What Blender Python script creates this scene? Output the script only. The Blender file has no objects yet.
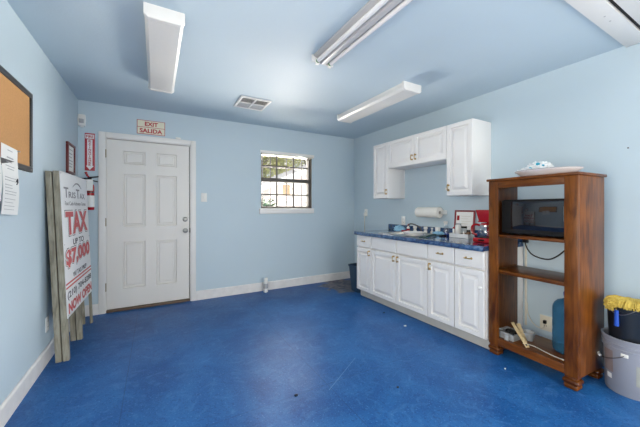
import bpy, bmesh, math, random
from mathutils import Vector, Matrix
random.seed(7)
S = bpy.context.scene
C = S.collection

# ------------------------------------------------------------------ camera, world, lights, exposure
XL, XR, YB, YR, H = -0.757, 3.055, 4.177, -2.3, 2.44
cam = bpy.data.cameras.new('camera'); cam.sensor_width = 36; cam.lens = 291.15/640*36
cam.shift_y = -6.09/640; cam.clip_start = 0.02
co = bpy.data.objects.new('camera', cam); C.objects.link(co)
co.location = (0, 0, 1.2317); co.rotation_euler = (math.pi/2, 0, -0.514302)
S.camera = co
S.view_settings.view_transform = 'Standard'; S.view_settings.look = 'None'
S.view_settings.gamma = 1; S.view_settings.use_curve_mapping = False
S.view_settings.exposure = 1.5
W = bpy.data.worlds.new('sky'); S.world = W; W.use_nodes = True
W.node_tree.nodes['Background'].inputs[0].default_value = (0.93, 0.97, 1.0, 1)
W.node_tree.nodes['Background'].inputs[1].default_value = 0.6

def area(name, loc, target, sx, sy, power, col=(1, 1, 1)):
    l = bpy.data.lights.new(name, 'AREA'); l.shape = 'RECTANGLE'; l.size = sx; l.size_y = sy
    l.energy = power; l.color = col
    o = bpy.data.objects.new(name, l); C.objects.link(o); o.location = loc
    d = Vector(target)-Vector(loc); o.rotation_euler = d.to_track_quat('-Z', 'Y').to_euler()
    return o
sun = bpy.data.lights.new('sun', 'SUN'); sun.energy = 0.8; sun.angle = 0.02; sun.color = (1.0, 0.95, 0.86)
so = bpy.data.objects.new('sun', sun); C.objects.link(so); so.location = (4, -6, 9)
so.rotation_euler = Vector((-0.35, 0.75, -0.75)).to_track_quat('-Z', 'Y').to_euler()
area('added_fill_rear', (1.9, YR+0.02, 1.15), (1.9, 2.0, 1.15), 2.2, 2.0, 26, (1.0, 0.92, 0.80))  # added fill lamp on the closed rear wall; the doorway is invented
area('added_fill_left', (XL+0.02, 0.22, 1.35), (2.6, 0.22, 1.35), 1.5, 1.3, 22, (1.0, 0.92, 0.80))  # added fill lamp to brighten the cabinet fronts; no window is known here
area('added_fill_right', (XR-0.02, -1.35, 1.15), (-0.7, -1.35, 1.15), 1.6, 1.9, 24, (1.0, 0.92, 0.80))  # added side fill towards the left wall, not a real doorway
area('outdoor_ground_daylight', (2.6, 8.6, 0.60), (1.7, 4.2, 1.7), 5.5, 0.95, 900, (1.0, 0.94, 0.84))
area('outdoor_yard_daylight', (4.7, 6.3, 0.70), (-0.7, 2.3, 2.0), 2.4, 0.9, 640, (1.0, 0.94, 0.84))
area('window_sky_daylight', (1.9, 5.0, 2.40), (1.0, 2.6, 0.5), 1.4, 1.0, 42, (1.0, 0.95, 0.88))
area('yard_sky_daylight', (4.4, 6.0, 2.75), (-0.7, 2.3, 0.75), 1.8, 1.6, 370, (1.0, 0.95, 0.88))

# ------------------------------------------------------------------ materials
def newmat(name):
    m = bpy.data.materials.new(name); m.use_nodes = True
    return m, m.node_tree, m.node_tree.nodes['Principled BSDF']
def mat(name, col, rough=0.5, metal=0.0, var=0.06, scale=20.0, bump=0.0, bscale=None, spec=0.5, coat=0.0, stretch=(1, 1, 1)):
    m, nt, p = newmat(name); n = nt.nodes; L = nt.links
    p.inputs['Roughness'].default_value = rough; p.inputs['Metallic'].default_value = metal
    p.inputs['Specular IOR Level'].default_value = spec; p.inputs['Coat Weight'].default_value = coat
    tc = n.new('ShaderNodeTexCoord'); mp = n.new('ShaderNodeMapping'); mp.inputs['Scale'].default_value = stretch
    L.new(tc.outputs['Object'], mp.inputs[0])
    no = n.new('ShaderNodeTexNoise'); no.inputs['Scale'].default_value = scale; no.inputs['Detail'].default_value = 4
    L.new(mp.outputs[0], no.inputs['Vector'])
    mx = n.new('ShaderNodeMix'); mx.data_type = 'RGBA'
    mx.inputs['A'].default_value = (*[max(0, c*(1-var)) for c in col], 1)
    mx.inputs['B'].default_value = (*[min(1, c*(1+var)) for c in col], 1)
    L.new(no.outputs['Fac'], mx.inputs['Factor']); L.new(mx.outputs['Result'], p.inputs['Base Color'])
    if bump:
        nb = n.new('ShaderNodeTexNoise'); nb.inputs['Scale'].default_value = bscale or scale; nb.inputs['Detail'].default_value = 3
        L.new(mp.outputs[0], nb.inputs['Vector'])
        b = n.new('ShaderNodeBump'); b.inputs['Strength'].default_value = bump; b.inputs['Distance'].default_value = 0.003
        L.new(nb.outputs['Fac'], b.inputs['Height']); L.new(b.outputs[0], p.inputs['Normal'])
    return m
def glassmat(name, col=(1, 1, 1), alpha=0.12, rough=0.02):
    m = bpy.data.materials.new(name); m.use_nodes = True; nt = m.node_tree; n = nt.nodes; n.clear()
    o = n.new('ShaderNodeOutputMaterial'); mi = n.new('ShaderNodeMixShader'); t = n.new('ShaderNodeBsdfTransparent')
    g = n.new('ShaderNodeBsdfGlossy'); g.inputs['Roughness'].default_value = rough
    t.inputs[0].default_value = (*col, 1); mi.inputs[0].default_value = alpha
    nt.links.new(t.outputs[0], mi.inputs[1]); nt.links.new(g.outputs[0], mi.inputs[2]); nt.links.new(mi.outputs[0], o.inputs[0])
    return m
def woodmat(name, dark, light, axis, rough=0.35, scale=9.0):
    m, nt, p = newmat(name); n = nt.nodes; L = nt.links
    p.inputs['Roughness'].default_value = rough; p.inputs['Specular IOR Level'].default_value = 0.3
    tc = n.new('ShaderNodeTexCoord'); mp = n.new('ShaderNodeMapping')
    mp.inputs['Scale'].default_value = [0.13 if a == axis else 1.0 for a in 'xyz']
    L.new(tc.outputs['Object'], mp.inputs[0])
    n1 = n.new('ShaderNodeTexNoise'); n1.inputs['Scale'].default_value = scale*3; n1.inputs['Detail'].default_value = 8; n1.inputs['Distortion'].default_value = 1.2
    n2 = n.new('ShaderNodeTexNoise'); n2.inputs['Scale'].default_value = scale*0.5; n2.inputs['Detail'].default_value = 2
    L.new(mp.outputs[0], n1.inputs['Vector']); L.new(tc.outputs['Object'], n2.inputs['Vector'])
    a = n.new('ShaderNodeMath'); a.operation = 'MULTIPLY_ADD'; a.inputs[1].default_value = 0.65
    L.new(n1.outputs['Fac'], a.inputs[0])
    b = n.new('ShaderNodeMath'); b.operation = 'MULTIPLY'; b.inputs[1].default_value = 0.35
    L.new(n2.outputs['Fac'], b.inputs[0]); L.new(b.outputs[0], a.inputs[2])
    r = n.new('ShaderNodeValToRGB'); r.color_ramp.elements[0].position = 0.36; r.color_ramp.elements[1].position = 0.62
    r.color_ramp.elements[0].color = (*dark, 1); r.color_ramp.elements[1].color = (*light, 1)
    L.new(a.outputs[0], r.inputs[0]); L.new(r.outputs[0], p.inputs['Base Color'])
    bp = n.new('ShaderNodeBump'); bp.inputs['Strength'].default_value = 0.12; bp.inputs['Distance'].default_value = 0.002
    L.new(n1.outputs['Fac'], bp.inputs['Height']); L.new(bp.outputs[0], p.inputs['Normal'])
    return m

M = {}
M['wall'] = mat('blue_wall_paint', (0.50, 0.605, 0.675), 0.55, var=0.02, scale=1.5, bump=0.12, bscale=160)
M['ceiling'] = mat('blue_ceiling_paint', (0.50, 0.61, 0.69), 0.6, var=0.03, scale=2.0, bump=0.3, bscale=70)
M['white'] = mat('white_trim_paint', (0.78, 0.765, 0.745), 0.4, var=0.04, scale=8, bump=0.08, bscale=60)
M['base'] = mat('scuffed_white_baseboard_paint', (0.74, 0.72, 0.71), 0.45, var=0.14, scale=14, bump=0.1, bscale=60)
M['door'] = mat('white_door_paint', (0.735, 0.715, 0.685), 0.4, var=0.05, scale=5, bump=0.12, bscale=90, stretch=(1, 1, 0.15))
M['cab'] = mat('white_cabinet_thermofoil', (0.79, 0.775, 0.765), 0.35, var=0.015, scale=6)
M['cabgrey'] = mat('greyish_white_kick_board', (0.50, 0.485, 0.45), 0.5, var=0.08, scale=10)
M['gap'] = mat('dark_gap', (0.03, 0.03, 0.03), 0.8)
M['brass'] = mat('aged_brass', (0.46, 0.31, 0.12), 0.28, 1.0, var=0.12, scale=60)
M['nickel'] = mat('brushed_nickel', (0.34, 0.335, 0.32), 0.35, 1.0, var=0.05, scale=60)
M['hinge'] = mat('dull_hinge_steel', (0.36, 0.31, 0.22), 0.5, 0.8, var=0.1)
M['chrome'] = mat('chrome', (0.8, 0.8, 0.8), 0.12, 1.0, var=0.02)
M['steel'] = mat('stainless_steel', (0.62, 0.62, 0.61), 0.3, 1.0, var=0.06, scale=40)
M['porcelain'] = mat('white_porcelain', (0.82, 0.81, 0.78), 0.15, var=0.02)
M['plastic_w'] = mat('white_plastic', (0.78, 0.77, 0.74), 0.4, var=0.03)
M['cream'] = mat('cream_plastic', (0.72, 0.67, 0.55), 0.45, var=0.04)
M['fixture'] = mat('white_fixture_enamel', (0.74, 0.73, 0.715), 0.4, var=0.02)
M['lens'] = mat('prismatic_acrylic_lens', (0.70, 0.69, 0.67), 0.35, var=0.03, scale=50, bump=0.25, bscale=260)
M['pan'] = mat('grey_fixture_pan', (0.46, 0.455, 0.47), 0.35, var=0.03)
M['tube'] = mat('fluorescent_tube_glass', (0.74, 0.73, 0.74), 0.15, var=0.01)
M['green'] = mat('green_tube_cap', (0.08, 0.22, 0.07), 0.5)
M['black'] = mat('black_plastic', (0.010, 0.010, 0.011), 0.35, var=0.1, spec=0.22)
M['blackgloss'] = mat('black_glass', (0.006, 0.006, 0.009), 0.05, var=0.05, spec=1.0)
M['blackmatte'] = mat('matte_black_panel', (0.010, 0.010, 0.011), 0.75, var=0.1, spec=0.1)
M['iron'] = mat('dark_iron', (0.07, 0.06, 0.055), 0.6, var=0.15)
M['bronze'] = mat('bronze_aluminium', (0.10, 0.09, 0.08), 0.7, 0.0, var=0.1)
M['red'] = mat('red_enamel', (0.37, 0.010, 0.018), 0.25, var=0.06)
M['redsign'] = mat('red_sign_ink', (0.46, 0.03, 0.045), 0.45, var=0.08)
M['taxred'] = mat('poster_red_ink', (0.55, 0.065, 0.07), 0.5, var=0.05)
M['printgrey'] = mat('pale_print_ink', (0.42, 0.42, 0.44), 0.6)
M['ink'] = mat('dark_ink', (0.045, 0.045, 0.055), 0.6)
M['inkgrey'] = mat('grey_ink', (0.22, 0.21, 0.23), 0.6)
M['signwhite'] = mat('white_sign_board', (0.80, 0.80, 0.81), 0.35, var=0.02)
M['glowcream'] = mat('pale_green_sign_plastic', (0.74, 0.72, 0.58), 0.4, var=0.03)
M['paper'] = mat('white_paper', (0.82, 0.82, 0.80), 0.7, var=0.02)
M['cork'] = mat('cork', (0.53, 0.27, 0.10), 0.85, var=0.16, scale=120, bump=0.2, bscale=200)
M['blackframe'] = mat('black_frame_paint', (0.022, 0.022, 0.024), 0.4)
M['mahogany'] = mat('mahogany_frame_lacquer', (0.13, 0.016, 0.018), 0.3, var=0.15)
M['mahred'] = mat('dark_red_frame', (0.22, 0.018, 0.028), 0.4, var=0.1)
M['lumber'] = woodmat('weathered_lumber', (0.20, 0.178, 0.135), (0.39, 0.36, 0.285), 'z', 0.8, 14)
M['woodz'] = woodmat('stained_pine_upright', (0.060, 0.015, 0.0025), (0.195, 0.060, 0.008), 'z', 0.32)
M['woodx'] = woodmat('stained_pine_shelf', (0.060, 0.015, 0.0025), (0.185, 0.056, 0.008), 'x', 0.32)
M['stick'] = woodmat('pale_stir_stick_wood', (0.55, 0.38, 0.18), (0.72, 0.55, 0.32), 'z', 0.6, 12)
M['blueplastic'] = mat('navy_bin_plastic', (0.012, 0.042, 0.085), 0.4, var=0.08)
M['bucketgrey'] = mat('grey_bucket_plastic', (0.27, 0.285, 0.34), 0.5, var=0.10, scale=7)
M['label_brown'] = mat('faded_brown_label', (0.25, 0.20, 0.20), 0.6, var=0.2, scale=25)
M['label_yellow'] = mat('faded_yellow_label', (0.32, 0.33, 0.30), 0.6, var=0.1)
M['potblack'] = mat('black_bucket_plastic', (0.009, 0.013, 0.02), 0.35, var=0.15)
M['yellow'] = mat('yellow_microfibre', (0.60, 0.44, 0.085), 0.8, var=0.3, scale=60, bump=0.8, bscale=120)
M['bluehandle'] = mat('blue_handle_plastic', (0.01, 0.07, 0.42), 0.35)
M['bluecloth'] = mat('light_blue_cloth', (0.30, 0.55, 0.74), 0.85, var=0.2, scale=50, bump=0.6, bscale=60)
M['bag'] = mat('white_plastic_bag', (0.78, 0.80, 0.82), 0.35, var=0.05, scale=20)
M['teal'] = mat('teal_print', (0.03, 0.34, 0.50), 0.5)
M['platter'] = mat('white_enamel_platter', (0.77, 0.72, 0.74), 0.25, var=0.03)
M['greenpl'] = mat('dark_green_plastic', (0.006, 0.055, 0.045), 0.35)
M['brownjar'] = mat('brown_jar_contents', (0.16, 0.08, 0.035), 0.4, var=0.3, scale=60)
M['towel'] = mat('paper_towel', (0.84, 0.815, 0.76), 0.9, var=0.03, scale=60, bump=0.4, bscale=90)
M['cardboard'] = mat('grey_cardboard_core', (0.50, 0.47, 0.43), 0.85)
M['cord_w'] = mat('off_white_cord', (0.62, 0.59, 0.51), 0.5)
M['cord_b'] = mat('black_cord', (0.015, 0.014, 0.014), 0.5)
M['gasket'] = mat('dark_wood_threshold', (0.13, 0.085, 0.055), 0.6, var=0.3, scale=20)
M['chip'] = mat('pale_paint_chip', (0.7, 0.7, 0.68), 0.6)
M['darkchip'] = mat('dark_debris', (0.015, 0.018, 0.03), 0.7)
M['glass'] = glassmat('window_glass', alpha=0.06)
M['clear'] = glassmat('clear_glass', (0.92, 0.94, 0.95), 0.14, 0.04)
M['clearpl'] = glassmat('cloudy_clear_plastic', (0.90, 0.92, 0.93), 0.15, 0.25)
_nt = M['clearpl'].node_tree; _o = [x for x in _nt.nodes if x.type == 'OUTPUT_MATERIAL'][0]; _m = [x for x in _nt.nodes if x.type == 'MIX_SHADER'][0]
_d = _nt.nodes.new('ShaderNodeBsdfDiffuse'); _d.inputs[0].default_value = (0.72, 0.73, 0.74, 1); _x = _nt.nodes.new('ShaderNodeMixShader'); _x.inputs[0].default_value = 0.34
_nt.links.new(_m.outputs[0], _x.inputs[1]); _nt.links.new(_d.outputs[0], _x.inputs[2]); _nt.links.new(_x.outputs[0], _o.inputs[0])
M['cloudy'] = mat('milky_plastic', (0.72, 0.73, 0.74), 0.35, var=0.03)
M['jug'] = mat('translucent_blue_jug', (0.06, 0.20, 0.33), 0.12, var=0.15, scale=8)
_nt = M['jug'].node_tree; _p = _nt.nodes['Principled BSDF']; _o = [x for x in _nt.nodes if x.type == 'OUTPUT_MATERIAL'][0]
_t = _nt.nodes.new('ShaderNodeBsdfTransparent'); _t.inputs[0].default_value = (0.35, 0.62, 0.80, 1); _x = _nt.nodes.new('ShaderNodeMixShader'); _x.inputs[0].default_value = 0.48
_nt.links.new(_t.outputs[0], _x.inputs[1]); _nt.links.new(_p.outputs[0], _x.inputs[2]); _nt.links.new(_x.outputs[0], _o.inputs[0])
M['bluelq'] = mat('blue_cleaner_liquid', (0.015, 0.07, 0.36), 0.15)
M['siding'] = mat('pale_pink_siding', (0.62, 0.555, 0.525), 0.7, var=0.06, scale=3)
M['fascia'] = mat('white_fascia', (0.78, 0.78, 0.80), 0.6)
M['shingle'] = mat('grey_shingles', (0.42, 0.40, 0.40), 0.8, var=0.2, scale=30)
M['plywood'] = mat('tan_board', (0.30, 0.20, 0.115), 0.8, var=0.3, scale=6)
M['leafy'] = mat('yellow_green_leaves', (0.40, 0.39, 0.11), 0.6, var=0.6, scale=2.5)
M['leafd'] = mat('dark_green_leaves', (0.020, 0.042, 0.020), 0.6, var=0.8, scale=6)
M['bark'] = mat('bark', (0.14, 0.10, 0.07), 0.9, var=0.3)
M['concrete'] = mat('pale_concrete', (0.55, 0.53, 0.50), 0.85, var=0.1, scale=4)

def laminate():
    m, nt, p = newmat('blue_marbled_laminate'); n = nt.nodes; L = nt.links
    p.inputs['Roughness'].default_value = 0.14; p.inputs['Specular IOR Level'].default_value = 0.9; p.inputs['Coat Weight'].default_value = 0.6; p.inputs['Coat Roughness'].default_value = 0.1
    tc = n.new('ShaderNodeTexCoord')
    a = n.new('ShaderNodeTexNoise'); a.inputs['Scale'].default_value = 16; a.inputs['Detail'].default_value = 7; a.inputs['Distortion'].default_value = 1.5
    L.new(tc.outputs['Object'], a.inputs['Vector'])
    r = n.new('ShaderNodeValToRGB'); e = r.color_ramp.elements
    e[0].position = 0.33; e[0].color = (0.006, 0.022, 0.085, 1); e[1].position = 0.75; e[1].color = (0.11, 0.19, 0.32, 1)
    k = e.new(0.5); k.color = (0.017, 0.070, 0.19, 1)
    L.new(a.outputs['Fac'], r.inputs[0]); L.new(r.outputs[0], p.inputs['Base Color'])
    return m
M['laminate'] = laminate()

def floormat():
    m, nt, p = newmat('blue_painted_floor'); n = nt.nodes; L = nt.links
    tc = n.new('ShaderNodeTexCoord'); obj = tc.outputs['Object']
    def noise(s, d=4, dist=0):
        x = n.new('ShaderNodeTexNoise'); x.inputs['Scale'].default_value = s; x.inputs['Detail'].default_value = d; x.inputs['Distortion'].default_value = dist
        L.new(obj, x.inputs['Vector']); return x.outputs['Fac']
    def ramp(src, p0, p1, c0, c1):
        r = n.new('ShaderNodeValToRGB'); e = r.color_ramp.elements
        e[0].position, e[1].position = p0, p1; e[0].color = (*c0, 1); e[1].color = (*c1, 1)
        L.new(src, r.inputs[0]); return r.outputs[0]
    def mix(f, a, b):
        x = n.new('ShaderNodeMix'); x.data_type = 'RGBA'
        if hasattr(f, 'links'): L.new(f, x.inputs['Factor'])
        else: x.inputs['Factor'].default_value = f
        for s, v in (('A', a), ('B', b)):
            if hasattr(v, 'links'): L.new(v, x.inputs[s])
            else: x.inputs[s].default_value = (*v, 1)
        return x.outputs['Result']
    def math_(op, a, b=None, c=None):
        x = n.new('ShaderNodeMath'); x.operation = op
        for i, v in enumerate((a, b, c)):
            if v is None: continue
            if hasattr(v, 'links'): L.new(v, x.inputs[i])
            else: x.inputs[i].default_value = v
        return x.outputs[0]
    base = ramp(noise(2.3, 6, 1.0), 0.32, 0.70, (0.006, 0.074, 0.250), (0.022, 0.132, 0.365))
    speck = ramp(noise(95, 3), 0.60, 0.74, (0, 0, 0), (1, 1, 1))
    dk = ramp(noise(42, 5, 2.0), 0.34, 0.50, (1, 1, 1), (0, 0, 0))
    col = mix(math_('MULTIPLY', dk, 0.55), base, (0.004, 0.04, 0.17))
    col = mix(math_('MULTIPLY', speck, 0.6), col, (0.14, 0.30, 0.60))
    wear = ramp(noise(5.5, 8, 3.5), 0.54, 0.74, (0, 0, 0), (1, 1, 1))
    col = mix(math_('MULTIPLY', wear, 0.35), col, (0.085, 0.22, 0.48))
    sep = n.new('ShaderNodeSeparateXYZ'); L.new(obj, sep.inputs[0])
    X, Y = sep.outputs[0], sep.outputs[1]
    # seams between the floor sheets
    def seam(coord, at, w=0.003):
        return math_('LESS_THAN', math_('ABSOLUTE', math_('SUBTRACT', coord, at)), w)
    s = math_('MAXIMUM', seam(X, -0.18), seam(X, 1.04)); s = math_('MAXIMUM', s, seam(Y, 1.74, 0.0022))
    col = mix(math_('MULTIPLY', s, 0.35), col, (0.008, 0.025, 0.085))
    # a long thin scratch
    t = math_('SUBTRACT', math_('MULTIPLY_ADD', X, 0.532, -0.532*0.969), math_('MULTIPLY_ADD', Y, 0.847, -0.847*1.648))
    t = math_('LESS_THAN', math_('ABSOLUTE', t), 0.0018)
    t = math_('MULTIPLY', t, math_('MULTIPLY', math_('GREATER_THAN', X, 1.02), math_('LESS_THAN', X, 1.42)))
    col = mix(math_('MULTIPLY', t, 0.45), col, (0.25, 0.42, 0.62))
    # bare patch where the paint has worn off in the corner by the cabinets
    dx = math_('MULTIPLY', math_('SUBTRACT', X, 2.62), 2.2); dy = math_('MULTIPLY', math_('SUBTRACT', Y, 3.84), 2.1)
    d = math_('SQRT', math_('ADD', math_('POWER', dx, 2.0), math_('POWER', dy, 2.0)))
    d = math_('ADD', d, math_('MULTIPLY', math_('SUBTRACT', noise(7, 6), 0.5), 1.5))
    pm = ramp(d, 0.70, 0.86, (1, 1, 1), (0, 0, 0))
    bare = ramp(noise(11, 6, 1.0), 0.35, 0.66, (0.035, 0.05, 0.10), (0.24, 0.20, 0.19))
    col = mix(pm, col, bare)
    L.new(col, p.inputs['Base Color'])
    L.new(math_('MULTIPLY_ADD', noise(3, 4), 0.28, 0.26), p.inputs['Roughness'])
    p.inputs['Specular IOR Level'].default_value = 0.28
    b = n.new('ShaderNodeBump'); b.inputs['Strength'].default_value = 0.25; b.inputs['Distance'].default_value = 0.002
    L.new(noise(75, 3), b.inputs['Height']); L.new(b.outputs[0], p.inputs['Normal'])
    return m
M['floor'] = floormat()

# ------------------------------------------------------------------ mesh helpers
class Fr:
    """local frame: origin o, axes U, V and outward normal U x V"""
    def __init__(s, o=(0, 0, 0), U=(1, 0, 0), V=(0, 1, 0)):
        s.o = Vector(o); s.U = Vector(U).normalized(); s.V = Vector(V).normalized(); s.N = s.U.cross(s.V)
    def p(s, u, v, d=0): return s.o+s.U*u+s.V*v+s.N*d
WORLD = Fr()
def wall_right(y, x=XR, z=0): return Fr((x, y, z), (0, -1, 0), (0, 0, 1))     # faces -x, u runs towards -y
def wall_back(x, y=YB, z=0): return Fr((x, y, z), (1, 0, 0), (0, 0, 1))        # faces -y
def wall_left(y, x=XL, z=0): return Fr((x, y, z), (0, 1, 0), (0, 0, 1))        # faces +x

class MB:
    def __init__(s): s.bm = bmesh.new()
    def face(s, pts):
        try: return s.bm.faces.new([s.bm.verts.new(p) for p in pts])
        except ValueError: return None
    def merge(s, bm2):
        me = bpy.data.meshes.new('tmp'); bm2.to_mesh(me); bm2.free(); s.bm.from_mesh(me); bpy.data.meshes.remove(me)
    def box(s, a0, a1, b0, b1, c0, c1, bev=0.0, F=WORLD, seg=2):
        b = bmesh.new(); v = [b.verts.new(F.p(x, y, z)) for x in (a0, a1) for y in (b0, b1) for z in (c0, c1)]
        for f in ((0, 1, 3, 2), (4, 6, 7, 5), (0, 4, 5, 1), (2, 3, 7, 6), (0, 2, 6, 4), (1, 5, 7, 3)): b.faces.new([v[i] for i in f])
        bmesh.ops.recalc_face_normals(b, faces=b.faces)
        if bev: bmesh.ops.bevel(b, geom=list(b.edges), offset=bev, segments=seg, affect='EDGES', profile=0.5)
        s.merge(b); return s
    def prism(s, poly, d0, d1, F=WORLD, bev=0.0):
        b = bmesh.new(); lo = [b.verts.new(F.p(u, v, d0)) for u, v in poly]; hi = [b.verts.new(F.p(u, v, d1)) for u, v in poly]
        b.faces.new(lo[::-1]); b.faces.new(hi); k = len(poly)
        for i in range(k): b.faces.new((lo[i], lo[(i+1) % k], hi[(i+1) % k], hi[i]))
        bmesh.ops.recalc_face_normals(b, faces=b.faces)
        if bev: bmesh.ops.bevel(b, geom=list(b.edges), offset=bev, segments=2, affect='EDGES', profile=0.5)
        s.merge(b); return s
    def lathe(s, prof, F=WORLD, n=32, sx=1.0, sy=1.0, cu=0, cv=0):
        b = bmesh.new(); rings = []
        for r, d in prof:
            if r < 1e-6: rings.append([b.verts.new(F.p(cu, cv, d))])
            else: rings.append([b.verts.new(F.p(cu+sx*r*math.cos(2*math.pi*i/n), cv+sy*r*math.sin(2*math.pi*i/n), d)) for i in range(n)])
        for A, B in zip(rings, rings[1:]):
            for i in range(n):
                j = (i+1) % n
                if len(A) == 1 and len(B) == 1: continue
                if len(A) == 1: b.faces.new((A[0], B[j], B[i]))
                elif len(B) == 1: b.faces.new((A[i], A[j], B[0]))
                else: b.faces.new((A[i], A[j], B[j], B[i]))
        bmesh.ops.recalc_face_normals(b, faces=b.faces); s.merge(b); return s
    def tube(s, pts, r, n=10, cap=True, smooth=0):
        pts = [Vector(p) for p in pts]
        for _ in range(smooth):
            q = [pts[0]]
            for a, c in zip(pts, pts[1:]): q += [a*0.75+c*0.25, a*0.25+c*0.75]
            pts = q+[pts[-1]]
        b = bmesh.new(); rings = []; t0 = (pts[1]-pts[0]).normalized()
        x = t0.orthogonal().normalized()
        for i, p in enumerate(pts):
            t = (pts[min(i+1, len(pts)-1)]-pts[max(i-1, 0)]).normalized()
            x = (x-t*x.dot(t)); x = x.normalized() if x.length > 1e-6 else t.orthogonal().normalized()
            y = t.cross(x); rr = r[i] if isinstance(r, (list, tuple)) and smooth == 0 else (r if not isinstance(r, (list, tuple)) else r[0])
            rings.append([b.verts.new(p+(x*math.cos(2*math.pi*k/n)+y*math.sin(2*math.pi*k/n))*rr) for k in range(n)])
        for A, B in zip(rings, rings[1:]):
            for k in range(n): b.faces.new((A[k], A[(k+1) % n], B[(k+1) % n], B[k]))
        if cap: b.faces.new(rings[0][::-1]); b.faces.new(rings[-1])
        bmesh.ops.recalc_face_normals(b, faces=b.faces); s.merge(b); return s
    def panel(s, w, h, rings, F, thick, edge=0.003):
        """slab whose front (d=0) carries stepped rings (inset, depth)"""
        L = [(0, -thick), (0, -edge), (edge, 0)]+list(rings)
        b = bmesh.new(); loops = []
        for i, d in L: loops.append([b.verts.new(F.p(u, v, d)) for u, v in ((i, i), (w-i, i), (w-i, h-i), (i, h-i))])
        for A, B in zip(loops, loops[1:]):
            for k in range(4): b.faces.new((A[k], A[(k+1) % 4], B[(k+1) % 4], B[k]))
        b.faces.new(loops[-1]); b.faces.new(loops[0][::-1])
        bmesh.ops.recalc_face_normals(b, faces=b.faces); s.merge(b); return s
    def blob(s, c, rx, ry, rz, amp=0.25, sub=4, freq=3.0, seed=0, flat=None):
        from mathutils import noise as mn
        b = bmesh.new(); bmesh.ops.create_icosphere(b, subdivisions=sub, radius=1)
        for v in b.verts:
            d = v.co.normalized(); k = 1+amp*(mn.noise(d*freq+Vector((seed*7.1, seed*3.3, 0)))+0.6*mn.noise(d*freq*2.3+Vector((seed, 9, 4))))
            v.co = Vector((d.x*rx*k, d.y*ry*k, d.z*rz*k))+Vector(c)
            if flat is not None and v.co.z < flat: v.co.z = flat
        s.merge(b); return s
    def text(s, body, F, u0, u1, v0, v1, d=0.0, bold=0.0, depth=0.0008):
        cu = bpy.data.curves.new('tmp', 'FONT'); cu.body = body; cu.size = 1; cu.offset = bold; cu.resolution_u = 3
        o = bpy.data.objects.new('tmp', cu); C.objects.link(o); dg = bpy.context.evaluated_depsgraph_get(); dg.update()
        me = bpy.data.meshes.new_from_object(o.evaluated_get(dg))
        xs = [v.co.x for v in me.vertices]; ys = [v.co.y for v in me.vertices]
        x0, x1, y0, y1 = min(xs), max(xs), min(ys), max(ys)
        for v in me.vertices:
            v.co = F.p(u0+(v.co.x-x0)/(x1-x0)*(u1-u0), v0+(v.co.y-y0)/(y1-y0)*(v1-v0), d)
        b = bmesh.new(); b.from_mesh(me)
        if depth:
            r = bmesh.ops.extrude_face_region(b, geom=list(b.faces))
            for g in r['geom']:
                if isinstance(g, bmesh.types.BMVert): g.co += F.N*depth
            bmesh.ops.recalc_face_normals(b, faces=b.faces)
        s.merge(b); bpy.data.objects.remove(o); bpy.data.curves.remove(cu); bpy.data.meshes.remove(me); return s

def tag(o, label=None, cat=None, group=None, kind=None):
    if label: o['label'] = label
    if cat: o['category'] = cat
    if group: o['group'] = group
    if kind: o['kind'] = kind
    return o
def rootof(p):
    while p.parent: p = p.parent
    return p
def obj(name, mb, m, parent=None, label=None, origin=None, local=False):
    """link one mesh; coordinates are world ones unless local (then they are the root's own)"""
    off = Vector(origin) if origin else Vector((0, 0, 0))
    if parent is not None and not local: off = rootof(parent).location.copy()
    bmesh.ops.translate(mb.bm, verts=mb.bm.verts, vec=-off)
    me = bpy.data.meshes.new(name); mb.bm.to_mesh(me); mb.bm.free()
    me.polygons.foreach_set('use_smooth', [True]*len(me.polygons)); me.set_sharp_from_angle(angle=math.radians(9 if name in ('door', 'door_slab', 'drawer') else 32))
    me.materials.append(m if not isinstance(m, str) else M[m])
    o = bpy.data.objects.new(name, me); C.objects.link(o)
    if parent is not None: o.parent = parent
    elif origin: o.location = off
    if label: o['label'] = label
    return o
def empty(name, loc, label=None, cat=None, group=None, kind=None, rz=0):
    o = bpy.data.objects.new(name, None); o.empty_display_size = 0.1; C.objects.link(o)
    o.location = loc; o.rotation_euler = (0, 0, rz)
    return tag(o, label, cat, group, kind)
def struct(name, mb, m, parent=None):
    o = obj(name, mb, m, parent)
    if parent is None: o['kind'] = 'structure'
    return o

# ------------------------------------------------------------------ room shell
T = 0.14
WX0, WX1, WZ0, WZ1 = 1.358, 2.205, 1.215, 2.06          # window opening in the back wall
DX0, DX1, DZ1 = -0.512, 0.407, 2.052                     # door opening
struct('floor', MB().box(XL-T, XR+T, YR-T, YB+T, -0.12, 0), 'floor')
struct('ceiling', MB().box(XL-T, XR+T, YR-T, YB+T, H, H+0.12), 'ceiling')
struct('wall_left', MB().box(XL-T, XL, YR, YB+T, 0, H), 'wall')
struct('wall_right', MB().box(XR, XR+T, YR, YB+T, 0, H), 'wall')
struct('wall_rear', MB().box(XL-T, XR+T, YR-T, YR, 0, H), 'wall')
b = MB()
for x0, x1, z0, z1 in ((XL, DX0, 0, H), (DX0, DX1, DZ1, H), (DX1, WX0, 0, H), (WX0, WX1, 0, WZ0), (WX0, WX1, WZ1, H), (WX1, XR, 0, H)):
    b.box(x0, x1, YB, YB+T, z0, z1)
struct('wall_back', b, 'wall')
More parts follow.
